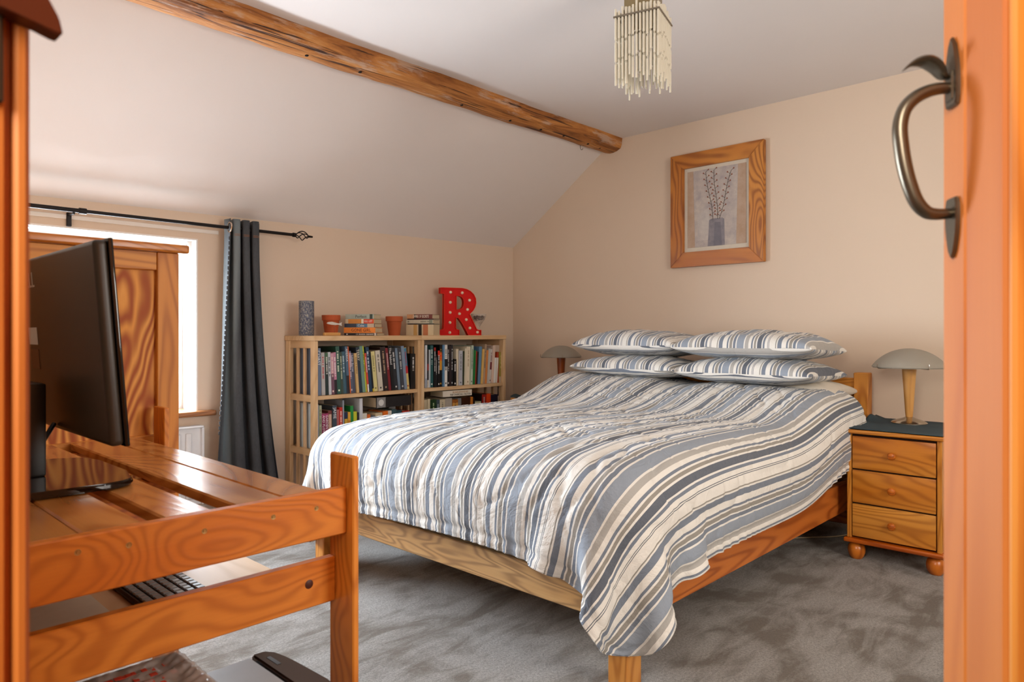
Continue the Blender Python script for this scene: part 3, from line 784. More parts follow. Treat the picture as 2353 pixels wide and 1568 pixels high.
# ------------------------------------------------------------------ ceiling light with glass rods
cl = thing('ceiling_light', 'square ceiling light hung with frosted glass rods', 'ceiling light', (2.196, 1.42, 2.17), math.atan2(.045, .163)); ORG[cl] = Vector((0, 0, 0))
MT = plain('aged_pewter', '8c8272', .35, .8)
def fbox(name, *a, mat=MT, bev=.001): return MB().box(*a, bev=bev).build(name, mat, cl, local=True)
fbox('ceiling_plate', -.075, .075, -.075, .075, .155, .179)
fbox('inner_box', -.055, .055, -.055, .055, .0, .156, mat=plain('dull_gold', '9a8a68', .35, .8))
hf = .086
m = MB().box(-hf, hf, -hf, -hf+.014, -.003, .003, .0008).box(-hf, hf, hf-.014, hf, -.003, .003, .0008).box(-hf, -hf+.014, -hf+.014, hf-.014, -.003, .003, .0008).box(hf-.014, hf, -hf+.014, hf-.014, -.003, .003, .0008).box(-hf+.014, hf-.014, -.008, .008, -.003, .003, .0008)
m.build('square_rim', MT, cl, local=True)
if True:
    n = NT('glass_rod', .22, 0, (.86, .80, .66)); n.b.inputs['Transmission Weight'].default_value = .22; n.b.inputs['IOR'].default_value = 1.3; GR = n.m
rod = MB()

z = 0
segs = []
rm = MB(); rm.lathe([(.0001, -.25), (.0034, -.248), (.0036, -.172), (.0014, -.170), (.0014, -.164), (.0040, -.162), (.0042, -.092), (.0016, -.090), (.0016, -.084), (.0042, -.082), (.0042, .030), (.0001, .032)], 0, 0, 0, 8)
r0 = rm.build('glass_rod', GR, cl, True, local=True)
pos = []
NR = 13
for k in range(NR):
    t = -hf+.007+(2*hf-.014)*k/(NR-1)
    pos += [(t, -hf+.007, k), (t, hf-.007, k)]
    if 0 < k < NR-1: pos += [(-hf+.007, t, k), (hf-.007, t, k)]
for k in range(8):
    t = -.058+.116*k/7; pos += [(t, -.058, k+3), (t, .058, k+3), (-.058, t, k+3), (.058, t, k+3)]
random.seed(11)
for i, (x, y, k) in enumerate(pos):
    o = r0 if i == 0 else r0.copy()
    if i: COL.objects.link(o); o.parent = cl
    up = .018*abs((k % NR)-6)/6-.012; o.location = (x, y, -up*.9+random.uniform(-.004, .006)); o.rotation_euler = (0, 0, random.random()*3); o.scale = (1, 1, 1.0-.12*((k*7) % 3)/2)

# ================================================================== BOOKCASES
PP = wood('pine_pale', 'z'); PPX = wood('pine_pale', 'x'); PPY = wood('pine_pale', 'y')
def bookcase(label, x0, x1):
    r = thing('bookcase', label, 'bookcase', ((x0+x1)/2, 3.58, 0))
    y0, y1 = 3.425, 3.742; T_ = .024
    for s, (a, b_) in enumerate(((x0, x0+T_), (x1-T_, x1))):
        box('stile', r, PP, a, b_, y0, y0+.042, 0, .980, .002); box('stile', r, PP, a, b_, y1-.052, y1, 0, .980, .002)
        for z0, z1 in ((.938, .980), (.640, .677), (.340, .377), (.040, .077)):
            box('side_rail', r, PPY, a+.002, b_-.002, y0+.042, y1-.052, z0, z1, .0015)
        for z0, z1 in ((.677, .938), (.377, .640), (.077, .340)):
            for yc in (3.533, 3.607):
                box('side_slat', r, PP, a+.006, b_-.006, yc, yc+.022, z0-.002, z1+.002, .0015)
    MB().box(x0-.004, x1+.0, y0-.008, 3.746, .980, 1.008, .002).build('top', PPX, r)
    for z in (.652, .352, .052):
        box('shelf', r, PPX, x0+T_, x1-T_, y0+.006, y1-.004, z, z+.022, .0015)
    for z in (.600,):
        bk = plain('black_metal', '1c1716')
        box('shelf_bracket', r, bk, x1-T_-.003, x1-T_-.0005, y0+.046, y0+.054, z-.02, z+.05, .0005)
    return r
bookcase('slatted pale pine bookcase nearer the curtain with two garden pots on top', 2.028, 2.777)
bookcase('slatted pale pine bookcase nearer the corner with the red letter on top', 2.779, 3.539)

def col_mat(h, rough=.5):
    k = 'bk_'+h
    if k in MC: return MC[k]
    n = NT('cover_'+h, rough); c = lin(h)[:3]; f = n.noise(n.coords((30, 30, 9)), 1, 3)
    n.col(n.mix(f, tuple(x*.8 for x in c), tuple(min(1, x*1.15) for x in c))); MC[k] = n.m; return n.m
PG = plain('page_edges', 'c9b898', .9)
random.seed(21)
def book(label, group, T_, Hh_, D, colr, title, tcol, mode, loc, rot, band=None):
    """mode 'up': thickness x, height z, depth +y ; 'flat': spine length x, thickness z"""
    r = thing('book', label, 'book', (0, 0, 0), 0, group); ORG[r] = Vector(); r.location = loc; r.rotation_euler = rot
    M = col_mat(colr, .35 if sum(lin(colr)[:3]) < .3 else .5); t = .0022 if T_ > .03 else .0012
    def mp(a):   # a in (thickness, depth, height) box ranges
        (t0, t1), (d0, d1), (h0, h1) = a
        return (t0, t1, d0, d1, h0, h1) if mode == 'up' else (h0, h1, d0, d1, t0, t1)
    m = MB()
    for a in (((0, T_), (0, t), (0, Hh_)), ((0, t), (t, D), (0, Hh_)), ((T_-t, T_), (t, D), (0, Hh_))): m.box(*mp(a), bev=0)
    m.build('cover', M, r, local=True)
    ins = .003 if T_ > .028 else .0012
    MB().box(*mp(((t, T_-t), (t, D-.004), (ins, Hh_-ins))), bev=0).build('pages', PG, r, local=True)
    if band:
        for (h0, h1, c2) in band: MB().box(*mp(((.0004, T_-.0004), (-.0006, .0002), (h0*Hh_, h1*Hh_))), bev=0).build('spine_panel', col_mat(c2), r, local=True)
    if title is None: return r
    yo = -.0010 if band else -.0006
    tm = col_mat(tcol)
    if title and title != '#':
        lines = title.split('|'); n_ = len(lines)
        for q, ln in enumerate(lines):
            sz = min(T_*.82/n_, .034); off = T_*((q+.5)/n_)
            if mode == 'up': text('title', r, ln, sz*1.25, (T_-off, yo, Hh_*.60), (0, PI/2, 0), tm, Hh_*.66) if False else _spine(r, ln, sz*1.2, T_-off, yo, Hh_, tm)
            else:
                text('title', r, ln, T_*.85, (Hh_*.55, yo, T_-off-.0005), (PI/2, 0, 0), tm, Hh_*.62)
    elif title == '#':                # lettering too small to read in the photograph: tiny marks only
        m = MB(); h = Hh_*.90; e = Hh_*(.35+.2*random.random()); w_ = min(T_*.42, .010); c_ = T_/2
        while h > e:
            l_ = random.uniform(.0018, .0042)
            if random.random() > .16:
                a = mp(((c_-w_/2, c_+w_/2), (yo-.0002, yo+.0006), (h-l_, h))); m.box(*a, bev=0)
            h -= l_+.0017
        m.build('title', tm, r, local=True)
        if random.random() > .4: 
            m = MB(); m.box(*mp(((c_-w_/2, c_+w_/2), (yo-.0002, yo+.0006), (Hh_*.06, Hh_*.06+.010))), bev=0); m.build('publisher_mark', tm, r, local=True)
    return r
def _spine(r, ln, sz, xc, yo, Hh_, tm):
    me = text_mesh(ln, sz, align='LEFT')
    xs = [v.co.x for v in me.vertices]; wd = max(xs)-min(xs); k = min(1, Hh_*.86/wd)
    for v in me.vertices:
        x, y, z = v.co; v.co = Vector((xc+y, yo-z, Hh_*.95-x*k))
    return link('title', me, tm, r)
NOTGREEK = {'COAST', 'AMERICA', 'Julian Barnes', 'The Naked', 'TERRY', 'JAMIE'}
def row(tab, zbase, where, group, lean_fn, bands={}):
    n_ = len(tab); prev = None; used = set()
    for i, (x, wd, h, colr, title, tcol, desc) in enumerate(tab):
        gap = .0008; w_ = max(.006, wd-gap)
        if title and not (title in NOTGREEK or '|' in title): title = '#'
        if title == '': title = None; 
        D = .15 if h < .215 else .19
        D += random.uniform(-.008, .012)
        th = lean_fn(i/(n_-1))
        z = zbase+.0005+(w_*math.sin(th) if th > 0 else 0)
        lab = desc+' '+where
        book(lab, group, w_, min(h, .272)/max(.97, math.cos(th)), D, colr, title, tcol or 'dddddd', 'up', (x+(0 if th <= 0 else 0)+.0004, 3.447+random.uniform(0, .010), z), (0, th, 0), bands.get(i))
UL=[
 (2.063,0.027,0.264,'64748c','COAST','eeeeee','slate blue book with large white lettering'),
 (2.091,0.023,0.239,'b9b6b4','GARDENS OF','b03030','pale grey book with red lettering'),
 (2.114,0.020,0.238,'22302f','THE MORVILLE HOURS','d8d8d0','dark green-black book with white lettering'),
 (2.134,0.019,0.241,'c3c6cc','A MAN CALLED','333333','light grey slim book'),
 (2.152,0.020,0.236,'6d4a5c','COLD EARTH','e8d0c8','dark mauve book'),
 (2.172,0.018,0.239,'c0809a','BONES','f0f0f0','pink topped slim book'),
 (2.192,0.024,0.280,'2f5a4e','THE GREAT VILLAGE','e8ecd8','tall green book with white title'),
 (2.216,0.017,0.239,'3c4a40','OF WALKS','cfd8b8','dark green and cream book'),
 (2.233,0.021,0.242,'3f6272','NOTES ON A LIFE','c8d8e0','teal blue book'),
 (2.255,0.019,0.280,'4f6880','AMERICA','e8e8e8','tall steel blue book'),
 (2.274,0.003,0.287,'d9642a','','','thin orange book'),
 (2.277,0.020,0.244,'5a5f74','UNSEEN','d0c0c8','grey violet book with painted portrait'),
 (2.296,0.020,0.232,'4a5166','Julian Barnes','cfd4e4','dusky navy book with pale script'),
 (2.318,0.017,0.231,'d3b27a','IN THE WOODS','8a6a40','tan yellow book'),
 (2.336,0.024,0.266,'2c3846','TERRY','e8e0c8','dark navy book with gold script'),
 (2.360,0.021,0.286,'6f9488','','','tall sea green book'),
 (2.381,0.014,0.286,'c2cc3a','THE WORLD','4a4a20','tall lime yellow book'),
 (2.395,0.011,0.230,'cf4a3a','MAPS','f4f4f4','thin red and white book'),
 (2.407,0.023,0.265,'24405c','TRAVELS','dce4ea','deep blue book with white title'),
 (2.432,0.011,0.235,'1c1c20','','','thin black book with yellow foot'),
 (2.444,0.027,0.238,'d6cd8e','The English Road','8a8050','thick cream yellow book'),
 (2.475,0.033,0.243,'cfc8b8','ANDREY','2c2c2c','thick off white book'),
 (2.509,0.038,0.264,'2e2222','WORLD','c0a080','thick black-brown book'),
 (2.548,0.019,0.257,'7c1f28','THE RED','e0c0c0','dark red book'),
 (2.569,0.024,0.278,'17181a','The Naked','e0e0e0','tall glossy black book'),
 (2.593,0.025,0.256,'2a2d33','A SHORT HISTORY','d8d8d8','charcoal book with small white title'),
 (2.619,0.019,0.256,'6c7f92','','','grey blue book'),
 (2.640,0.025,0.256,'3f434c','CHURCHES','c8c8c8','dark slate book'),
 (2.666,0.022,0.268,'7d8fa6','','','light blue grey tall book'),
 (2.689,0.020,0.258,'d7c27a','DOCUMENTS','b03028','book striped red blue and cream'),
 (2.714,0.043,0.220,'141416','PHOTOSHOP','e4e4e4','black upright manual with white lettering'),
]
UR=[
 (2.832,0.017,0.285,'d7dade','','','white topped tall book'),
 (2.850,0.012,0.245,'231b1f','','','thin black book with red band'),
 (2.862,0.015,0.242,'b9c4cc','','','slim pale blue book'),
 (2.878,0.023,0.270,'2a5a5c','PLANTS','dfe8e4','dark teal book'),
 (2.903,0.017,0.256,'17181c','MEMOIR','dcdcdc','slim black paperback with red crown'),
 (2.920,0.013,0.210,'202226','LETTERS','d0d0d0','short thin black paperback'),
 (2.934,0.017,0.235,'1a1a1e','NIGHTS','e6e6e6','black paperback with red top'),
 (2.952,0.020,0.290,'121214','FATHER','d8a030','black book with orange and yellow bands'),
 (2.975,0.016,0.290,'5a86ac','','','tall sky blue book'),
 (2.991,0.025,0.289,'e2e2de','THE PARK','26262a','tall white book with dark band'),
 (3.017,0.016,0.286,'1e2024','OUTLAW','cfcfcf','black tall paperback with white title'),
 (3.034,0.016,0.266,'30282c','','','dark plum paperback'),
 (3.051,0.016,0.301,'26282c','THE SNOW','d8d8d8','tallest black paperback'),
 (3.069,0.025,0.177,'101012','BLACK SWAN','f0f0f0','short black book with white title'),
 (3.096,0.022,0.244,'d8cdb4','','','cream coloured book'),
 (3.119,0.031,0.232,'b6bac4','CHURCHILL','70747c','wide pale grey book'),
 (3.152,0.015,0.228,'38402e','','','thin olive black book'),
 (3.168,0.017,0.246,'d6cfb8','','','narrow cream book with dark letters'),
 (3.186,0.033,0.258,'e4d9c2','A HISTORY','a89878','thick tall ivory book'),
 (3.221,0.020,0.266,'b9c8b4','OXFORD','5c6c5c','tall pale green book'),
 (3.243,0.020,0.233,'1f7a3c','','','bright green book'),
 (3.264,0.013,0.226,'8c2420','','','thin brick red book'),
 (3.278,0.013,0.220,'1a2420','','','thin black-green book'),
 (3.293,0.027,0.256,'5d86a8','','','large sky blue book'),
 (3.323,0.017,0.238,'dcb468','','','golden yellow book'),
 (3.341,0.018,0.271,'b39a80','LIVES','504030','tall tan book'),
 (3.360,0.016,0.231,'d98a4a','','','orange cream book'),
 (3.378,0.022,0.240,'bdbdb8','','','whitish grey book'),
 (3.402,0.017,0.236,'cfc9c4','NOTES','7a2430','grey white book with maroon label'),
 (3.421,0.024,0.261,'d9bfae','','','pinkish cream tall book'),
 (3.448,0.015,0.176,'e6e6e2','','','short white book'),
 (3.464,0.014,0.176,'d8d2ca','','','short cream book by a dark gap'),
 (3.479,0.013,0.216,'a83c20','','','thin rust red book'),
 (3.494,0.042,0.216,'93863c','TIGER','d8d090','olive gold book with pale lettering'),
]
LL=[
 (2.059,0.014,0.251,'b8c8d4','','','tall thin pale blue book'),
 (2.075,0.017,0.245,'a9ac90','A Country Year','5c6450','sage green slim book'),
 (2.093,0.041,0.198,'8a1f50','GARDEN PLANTS|AND FLOWERS','f4e8ee','magenta gardening book with bold white title'),
 (2.135,0.024,0.211,'6e3430','BREAD','e8c8b8','brown red patterned book'),
 (2.160,0.027,0.238,'3c4854','JAMIE','e0e4e8','slate grey cook book with white title'),
 (2.189,0.017,0.212,'b0605c','','','dusty pink book'),
 (2.206,0.020,0.224,'c8281c','TIDE','f0e0d0','bright red book with short title'),
 (2.227,0.011,0.263,'8e97a2','','','thin tall grey book'),
 (2.240,0.021,0.194,'283450','','','navy and yellow book'),
 (2.262,0.017,0.193,'e0a83c','','','amber yellow book'),
 (2.280,0.021,0.227,'1f8a3e','','','bright green book with white dots'),
 (2.302,0.024,0.192,'c8cc34','','','lime yellow book with dark print'),
 (2.328,0.012,0.185,'2a2c34','','','thin dotted black book'),
 (2.341,0.021,0.266,'c9ced6','','','very tall silver white book'),
]
LF=[
 (2.363,0.030,0.176,'d8d4c8','','','small white book'),
 (2.394,0.022,0.168,'e0702c','','','small orange book'),
 (2.418,0.032,0.157,'6c7480','','','small grey blue book'),
 (2.451,0.050,0.172,'d6c6a4','','','wide beige book'),
 (2.503,0.037,0.178,'e8741c','','','plump orange book'),
 (2.541,0.027,0.178,'dedad0','','','bright white book'),
 (2.569,0.034,0.184,'3c5860','','','rounded dark teal book'),
 (2.604,0.043,0.175,'2c4c58','','','petrol blue book'),
 (2.649,0.056,0.168,'b0281c','','','low red book'),
]
LR=[
 (2.824,0.025,0.224,'c8b898','','','cream book with dark label'),
 (2.850,0.020,0.228,'d0c4a4','','','straw coloured book'),
 (2.872,0.050,0.222,'1e3c22','GREEN','b8d0a0','thick dark green book'),
 (2.924,0.029,0.217,'40525e','NAVY','b8c4cc','blue slate book'),
 (2.956,0.046,0.217,'cfc4a8','HOUSE','3c3428','wide cream book with dark letters'),
 (3.003,0.059,0.221,'b4aca0','','','wide stone grey book'),
 (3.063,0.049,0.209,'a86428','RUSTIC','281808','wide orange brown book'),
 (3.113,0.032,0.215,'8c8c8c','','','black and white photo book'),
 (3.147,0.078,0.218,'3c1c12','','','very thick dark brown book'),
 (3.226,0.021,0.217,'d8862c','','','narrow amber book'),
 (3.249,0.017,0.210,'161618','','','narrow black book'),
 (3.267,0.059,0.181,'cfd6b4','','','low green and white book'),
 (3.330,0.044,0.231,'281412','SAVAGE','e0d8d0','thick black book with red heading'),
 (3.376,0.040,0.228,'f04c10','','','vivid orange book'),
 (3.417,0.068,0.219,'1a1c34','','','wide midnight blue book'),
]
# 2.0275574693963985 2.774376750534151 2.809370230569308 3.538824130711042 1.0090945707578611
#stack 2.2263544413900265 2.4768289808120367 2.685951058584017 2.9399890789097953
row(UL, .674, 'on the upper shelf of the left bookcase', 'books on the left upper shelf', lambda t: 0 if t > .98 else -(.02+.085*min(1, t*1.6)),
    {2: [(.78, 1, '4a6a50')], 4: [(.5, .99, 'c89aa8')], 5: [(.0, .35, '221a22')], 9: [(.0, .38, '2a1f24')], 11: [(.62, .96, 'b49aa8')], 17: [(0, .2, 'e8e8e0')], 19: [(0, .08, 'c8b830')], 29: [(.55, .99, '3f7fa0'), (.38, .55, 'b82a30')], 30: [(.02, .12, '201818')]})
row(UR, .674, 'on the upper shelf of the right bookcase', 'books on the right upper shelf', lambda t: .004 if t < .4 else (.075*min(1, (t-.4)*3) if t < .96 else 0.0),
    {0: [(.0, .22, 'a8b0bc')], 1: [(.45, .62, '9a2420'), (0, .2, 'd8d0c0')], 4: [(.92, 1, '9a2018')], 6: [(.86, 1, 'e03020')], 7: [(.62, .82, 'e8501c'), (.4, .62, 'd89c30')], 9: [(.48, .66, '141418')], 28: [(.4, .62, '6a1c2c')], 33: [(.0, .2, 'b8a48c')]})
row(LL, .374, 'on the lower shelf of the left bookcase', 'books on the left lower shelf', lambda t: -.01,
    {2: [(.88, .985, 'a83a6c')], 3: [(.3, .9, 'b09078')], 8: [(.1, .8, 'c8a030')], 9: [(.2, .75, 'c07c20')], 11: [(.2, .5, '30341c')]})
row(LF, .374, 'under the big lying black book in the left bookcase', 'small books below the lying black book', lambda t: 0.0)
row(LR, .374, 'on the lower shelf of the right bookcase', 'books on the right lower shelf', lambda t: 0.0,
    {0: [(.0, .45, '2a2620')], 12: [(.62, .98, 'a82018')], 11: [(.6, .95, 'e0dcc8'), (.3, .5, '2a8a3c')], 6: [(.7, .9, 'd8a050')]})
# books behind the front row (dark spines and tops showing above it)
for i, (x, t_, h, c, lab) in enumerate(((2.11, .06, .262, '121416', 'tall black book standing behind the front row near the left end'), (2.20, .05, .268, '181a20', 'tall black book behind the dark green title'), (2.40, .07, .268, '16181c', 'tall black book behind the sea green spine'),
     (2.56, .09, .262, '1a1214', 'tall black-brown book lying behind the cream books'), (2.90, .07, .266, '101216', 'tall black book behind the first paperbacks of the right bookcase'), (3.30, .05, .262, 'c8c0b0', 'tall off-white board behind the last books of the right bookcase'))):
    book(lab, None, t_, h, .06, c, None, None, 'up', (x, 3.665, .6745), (0, 0, 0))
# a big book seen through the side slats comes from the first book itself; its pictured cover
o = book('thick black hardback with a pale portrait lying on the lower books of the left bookcase', None, .062, .262, .165, '222022', 'Second World War' if False else None, 'e8e8e8', 'flat', (2.452, 3.446, .374+.202), (0, 0, 0), [(.02, .26, '8a8a8a')])
fc = MB(); fc.lathe([(.0001, 0), (.018, .0003), (.0195, .0008)], 0, 0, 0, 16); bmesh.ops.rotate(fc.b, verts=fc.b.verts, cent=(0, 0, 0), matrix=Matrix.Rotation(PI/2, 3, 'X')); bmesh.ops.translate(fc.b, verts=fc.b.verts, vec=(.036, -.0006, .03))
fc.build('pale_face', col_mat('cfcfcf'), o, local=True)
o = book('large white book with rounded spine leaning at the right end of the left lower shelf', None, .05, .235, .15, 'd4d4d2', None, None, 'up', (2.66, 3.60, .3745), (0, 0, .0))
book('white hardback lying on top of the lower books of the right bookcase', None, .038, .235, .15, 'ddd6c8', None, '3a3430', 'flat', (2.965, 3.435, .374+.234), (0, 0, -.10))
text('title', bpy.data.objects[[x.name for x in COL.objects if x.get('label', '').startswith('white hardback lying')][0]], 'BORIS JOHNSON', .0165, (.14, -.0008, .0265), (PI/2, 0, 0), col_mat('b08040'), .13)
text('title', bpy.data.objects[[x.name for x in COL.objects if x.get('label', '').startswith('white hardback lying')][0]], 'THE CHURCHILL FACTOR', .0165, (.14, -.0008, .0105), (PI/2, 0, 0), col_mat('2a2622'), .17)

# --- stacks on top of the bookcases
def stack(items, corner, rz, z0):
    z = z0+.0006
    c_, s_ = math.cos(rz), math.sin(rz)
    for (lab, L_, W_, T_, colr, title, tcol, band, dxy) in items:
        # corner = right end of the spine; book local x runs to the right end
        ox = corner[0]-c_*(L_)+c_*dxy; oy = corner[1]-s_*(L_)+s_*dxy
        book(lab, None, T_, L_, W_, colr, title, tcol, 'flat', (ox, oy, z), (0, 0, rz), band)['group'] = 'books stacked on top of the bookcases'; z += T_+.0006
stack([('black slim paperback with white lettering at the foot of the stack beside the garden pot', .205, .13, .0150, '17141a', '#', 'e0dcd8', [(.92, .98, 'd8d0c8')], .012),
       ('bright orange paperback second from the foot of its stack', .198, .13, .0325, 'f09038', 'GONE GIRL', '6a2810', None, .002),
       ('blue travel paperback with white title in the middle of its stack', .190, .125, .0225, '24344c', 'Cuba', 'f0f0f0', [(.40, .76, '5a86a8'), (.76, .98, 'c8b8a0')], -.002),
       ('orange and cream paperback with red panel under the pale green one', .180, .13, .0265, 'd08a3c', None, 'f4ece0', [(.64, .98, 'd8401c'), (0, .1, 'd8c8a8'), (.56, .64, 'e8e0c8')], -.006),
       ('pale sage paperback topmost of the stack with the orange book', .178, .13, .0290, 'a4b0a6', 'Perfect', '3a4444', [(.86, .96, '2c4034')], -.008)],
      (2.452, 3.458), -.977, 1.008)
for o in list(COL.objects):
    if o.get('label', '').startswith('orange and cream paperback'): text('title', o, 'KILL LIST', .018, (.145, -.0012, .013), (PI/2, 0, 0), col_mat('f4ece0'), .05)
stack([('very thick cream paperback with red and black print at the foot of the right stack', .190, .12, .070, 'd8c8a4', None, None, [(.27, .40, 'c8a060'), (.45, .57, '282420'), (.62, .80, 'c07850')], 0.0),
       ('thin black paperback between the cream books of the right stack', .185, .12, .006, '1c1818', None, None, None, .004),
       ('pale grey green paperback in the middle of the right stack', .186, .125, .0235, 'c8c4b0', '#', '8a8878', [(.86, .98, '88907c')], -.004),
       ('thin dark red paperback under the top book of the right stack', .182, .12, .006, '30141a', None, None, None, .0),
       ('dark red and tan paperback topmost of the right stack', .176, .13, .0285, '6a1c14', 'EMPIRE OF SECRETS', 'f0e8d8', [(0, .28, 'c89468'), (.28, .36, '241410')], -.008)],
      (2.905, 3.458), -1.08, 1.008)

# --- pots, candle, fish
def pot(label, x, y):
    r = thing('plant_pot', label, 'plant pot', (x, y, 1.008)); ORG[r] = Vector(); TC = plain('terracotta', 'b8562c', .8)
    MB().lathe([(.0001, .004), (.034, .004), (.0345, .0), (.036, .0), (.047, .088), (.0485, .090), (.053, .0905), (.0545, .120), (.0530, .1215), (.0490, .121), (.047, .095), (.040, .05), (.032, .010), (.0001, .010)], 0, 0, 0, 40, cap=False).build('pot_body', TC, r, True)
    return r
pot('terracotta plant pot behind the silver fish on the left bookcase', 2.258, 3.625)
pot('terracotta plant pot between the two stacks of books', 2.700, 3.600)
n = NT('speckled_blue_wax', .35, 0, (.3, .33, .4)); v = n.coords((40, 40, 22), rand=False)
f = n.noise(v, 4, 6, .8, .3); n.col(n.ramp(f, [(.38, lin('2c3450')[:3]), (.50, lin('5c6478')[:3]), (.58, lin('a8a498')[:3]), (.68, lin('d0c8b8')[:3])])); n.bump(f, .5, .01)
cnd = MB().lathe([(.0001, 0), (.041, 0), (.0425, .003), (.0425, .196), (.041, .198), (.036, .197), (.034, .190), (.0001, .188)], 2.073, 3.585, 1.0082, 40)
tag(cnd.build('pillar_vase', n.m, None, True), 'tall cylinder mottled blue and silver at the left end of the bookcase top', 'vase')
fs = thing('fish_ornament', 'small silver fish on a wooden block in front of a terracotta pot', 'ornament', (2.17, 3.47, 1.008))
MB().box(2.122, 2.225, 3.468, 3.495, 1.0082, 1.026, .003).build('wooden_block', wood('beech', 'x'), fs)
MB().tube([(2.19, 3.482, 1.024), (2.19, 3.482, 1.072)], .0008, 6).build('wire', IRON, fs)
fb = MB(); L = [(-.052, .004), (-.040, .012), (-.015, .015), (.015, .006), (.030, .0015), (.045, .010), (.052, .013), (.044, .0), (.050, -.016), (.044, -.013), (.030, -.005), (.010, -.009), (-.020, -.007), (-.042, -.002)]
fb.prism([(2.190+a, 1.076+b_*.8) for a, b_ in L], 'y', 3.479, 3.485, .001); fb.build('fish', plain('polished_silver', 'd8d8d8', .2, .9), fs, True)

# --- red marquee letter
RP = [(285, 95), (500, 96), (548, 106), (592, 128), (630, 165), (652, 212), (656, 262), (645, 312), (624, 350), (598, 378), (585, 392), (600, 425), (640, 510), (662, 560), (680, 570), (713, 571), (713, 633), (567, 633), (548, 592), (500, 500), (455, 436), (431, 433), (431, 548), (437, 562), (467, 571), (467, 633), (254, 633), (254, 571), (285, 568), (295, 556), (300, 500), (302, 175), (296, 165), (262, 163), (262, 97)]
RH = [(437, 187), (470, 188), (497, 202), (513, 228), (517, 262), (512, 300), (500, 322), (478, 336), (437, 340)]
def rp(p): return ((p[0]-255)/457*.30-.15, (633-p[1])/537*.328)
rl = thing('letter_light', 'red metal marquee letter R studded with white bulbs on the right bookcase', 'letter sign', (3.262, 3.60, 1.008), math.radians(-24)); ORG[rl] = Vector()
def curve_mesh(loops, depth):
    cu = bpy.data.curves.new('c', 'CURVE'); cu.dimensions = '2D'; cu.fill_mode = 'BOTH'; cu.extrude = depth
    for lp in loops:
        sp = cu.splines.new('POLY'); sp.points.add(len(lp)-1); sp.use_cyclic_u = True
        for q, (a, b_) in zip(sp.points, lp): q.co = (a, b_, 0, 1)
    o = bpy.data.objects.new('tmp', cu); COL.objects.link(o); me = bpy.data.meshes.new_from_object(o.evaluated_get(bpy.context.evaluated_depsgraph_get())); bpy.data.objects.remove(o); return me
RED = plain('red_enamel', 'd00c06', .6, Specular_IOR_Level=.2); RED2 = plain('red_orange_enamel', 'e02c10', .6, Specular_IOR_Level=.2)
me = curve_mesh([[rp(p) for p in RP], [rp(p) for p in RH]], .010); me.transform(Matrix.Rotation(PI/2, 4, 'X')); me.transform(Matrix.Translation((0, -.002, 0)))
link('letter_face', me, RED, rl)
rim = bmesh.new()
for lp, sg in ((RP, 1), (RH, -1)):
    q = [Vector(rp(p)) for p in lp]; n_ = len(q); outs = []
    for i in range(n_):
        d1 = (q[i]-q[i-1]).normalized(); d2 = (q[(i+1) % n_]-q[i]).normalized(); nn = Vector((d1.y+d2.y, -d1.x-d2.x))
        nn = nn.normalized()*.004*(-sg) if nn.length > 1e-6 else Vector((0, 0)); outs.append(q[i]-nn*1.0)
    A_ = [[rim.verts.new((p.x, y_, p.y)) for p in lp2] for lp2, y_ in ((q, -.024), (q, .024), (outs, .024), (outs, -.024))]
    for a in range(4):
        for i in range(n_): rim.faces.new((A_[a][i], A_[a][(i+1) % n_], A_[(a+1) % 4][(i+1) % n_], A_[(a+1) % 4][i]))
m = MB(); m.b.free(); m.b = rim; m.build('letter_rim', RED2, rl, local=True)
BULB = plain('milk_bulb', 'f0e2c8', .3)
bb = None
for p in ((375, 147), (504, 150), (585, 233), (372, 261), (562, 339), (370, 375), (473, 388), (549, 455), (368, 489), (589, 550), (366, 602), (674, 598)):
    a, z = rp(p)
    if bb is None:
        m = MB(); m.lathe([(.0001, .0105), (.005, .0095), (.009, .006), (.0105, 0), (.0001, 0)], 0, 0, 0, 14, cap=False)
        bmesh.ops.rotate(m.b, verts=m.b.verts, cent=(0, 0, 0), matrix=Matrix.Rotation(PI/2, 3, 'X')); bb = m.build('bulb', BULB, rl, True, local=True); o = bb
    else: o = bb.copy(); COL.objects.link(o)
    o.parent = rl; o.location = (a, -.0125, z)
# glass dish behind the letter
gd = thing('glass_dish', 'stemmed glass dish of dark potpourri half behind the red letter', 'glass dish', (3.495, 3.655, 1.008)); ORG[gd] = Vector()
if True:
    n = NT('clear_glass', .03, 0, (.95, .95, .95)); n.b.inputs['Transmission Weight'].default_value = .9; n.b.inputs['IOR'].default_value = 1.2; GL = n.m
MB().lathe([(.0001, 0), (.036, 0), (.036, .003), (.010, .008), (.007, .020), (.007, .055), (.012, .068), (.022, .085), (.040, .108), (.052, .132), (.055, .155), (.053, .155), (.050, .133), (.038, .112), (.0001, .09)], 0, 0, 0, 32, cap=False).build('glass', GL, gd, True)
m = MB(); random.seed(3)
for k in range(90):
    a = random.random()*2*PI; rr = .040*math.sqrt(random.random()); zz = .108+.030*random.random()+.006*(1-rr/.04)
    s = random.uniform(.004, .008); r_ = bmesh.ops.create_icosphere(m.b, subdivisions=1, radius=s)
    for v in r_['verts']: v.co = Vector((v.co.x*random.uniform(.6, 1.3), v.co.y*random.uniform(.6, 1.3), v.co.z*.6))+Vector((rr*math.cos(a), rr*math.sin(a), zz))
n = NT('potpourri', .8); f = n.noise(n.coords((60, 60, 60), rand=False), 2, 2); n.col(n.ramp(f, [(.4, lin('3a3a38')[:3]), (.55, lin('6a5040')[:3]), (.65, lin('9a5838')[:3])]))
po = m.build('potpourri', n.m, gd, local=True); po['kind'] = 'stuff'

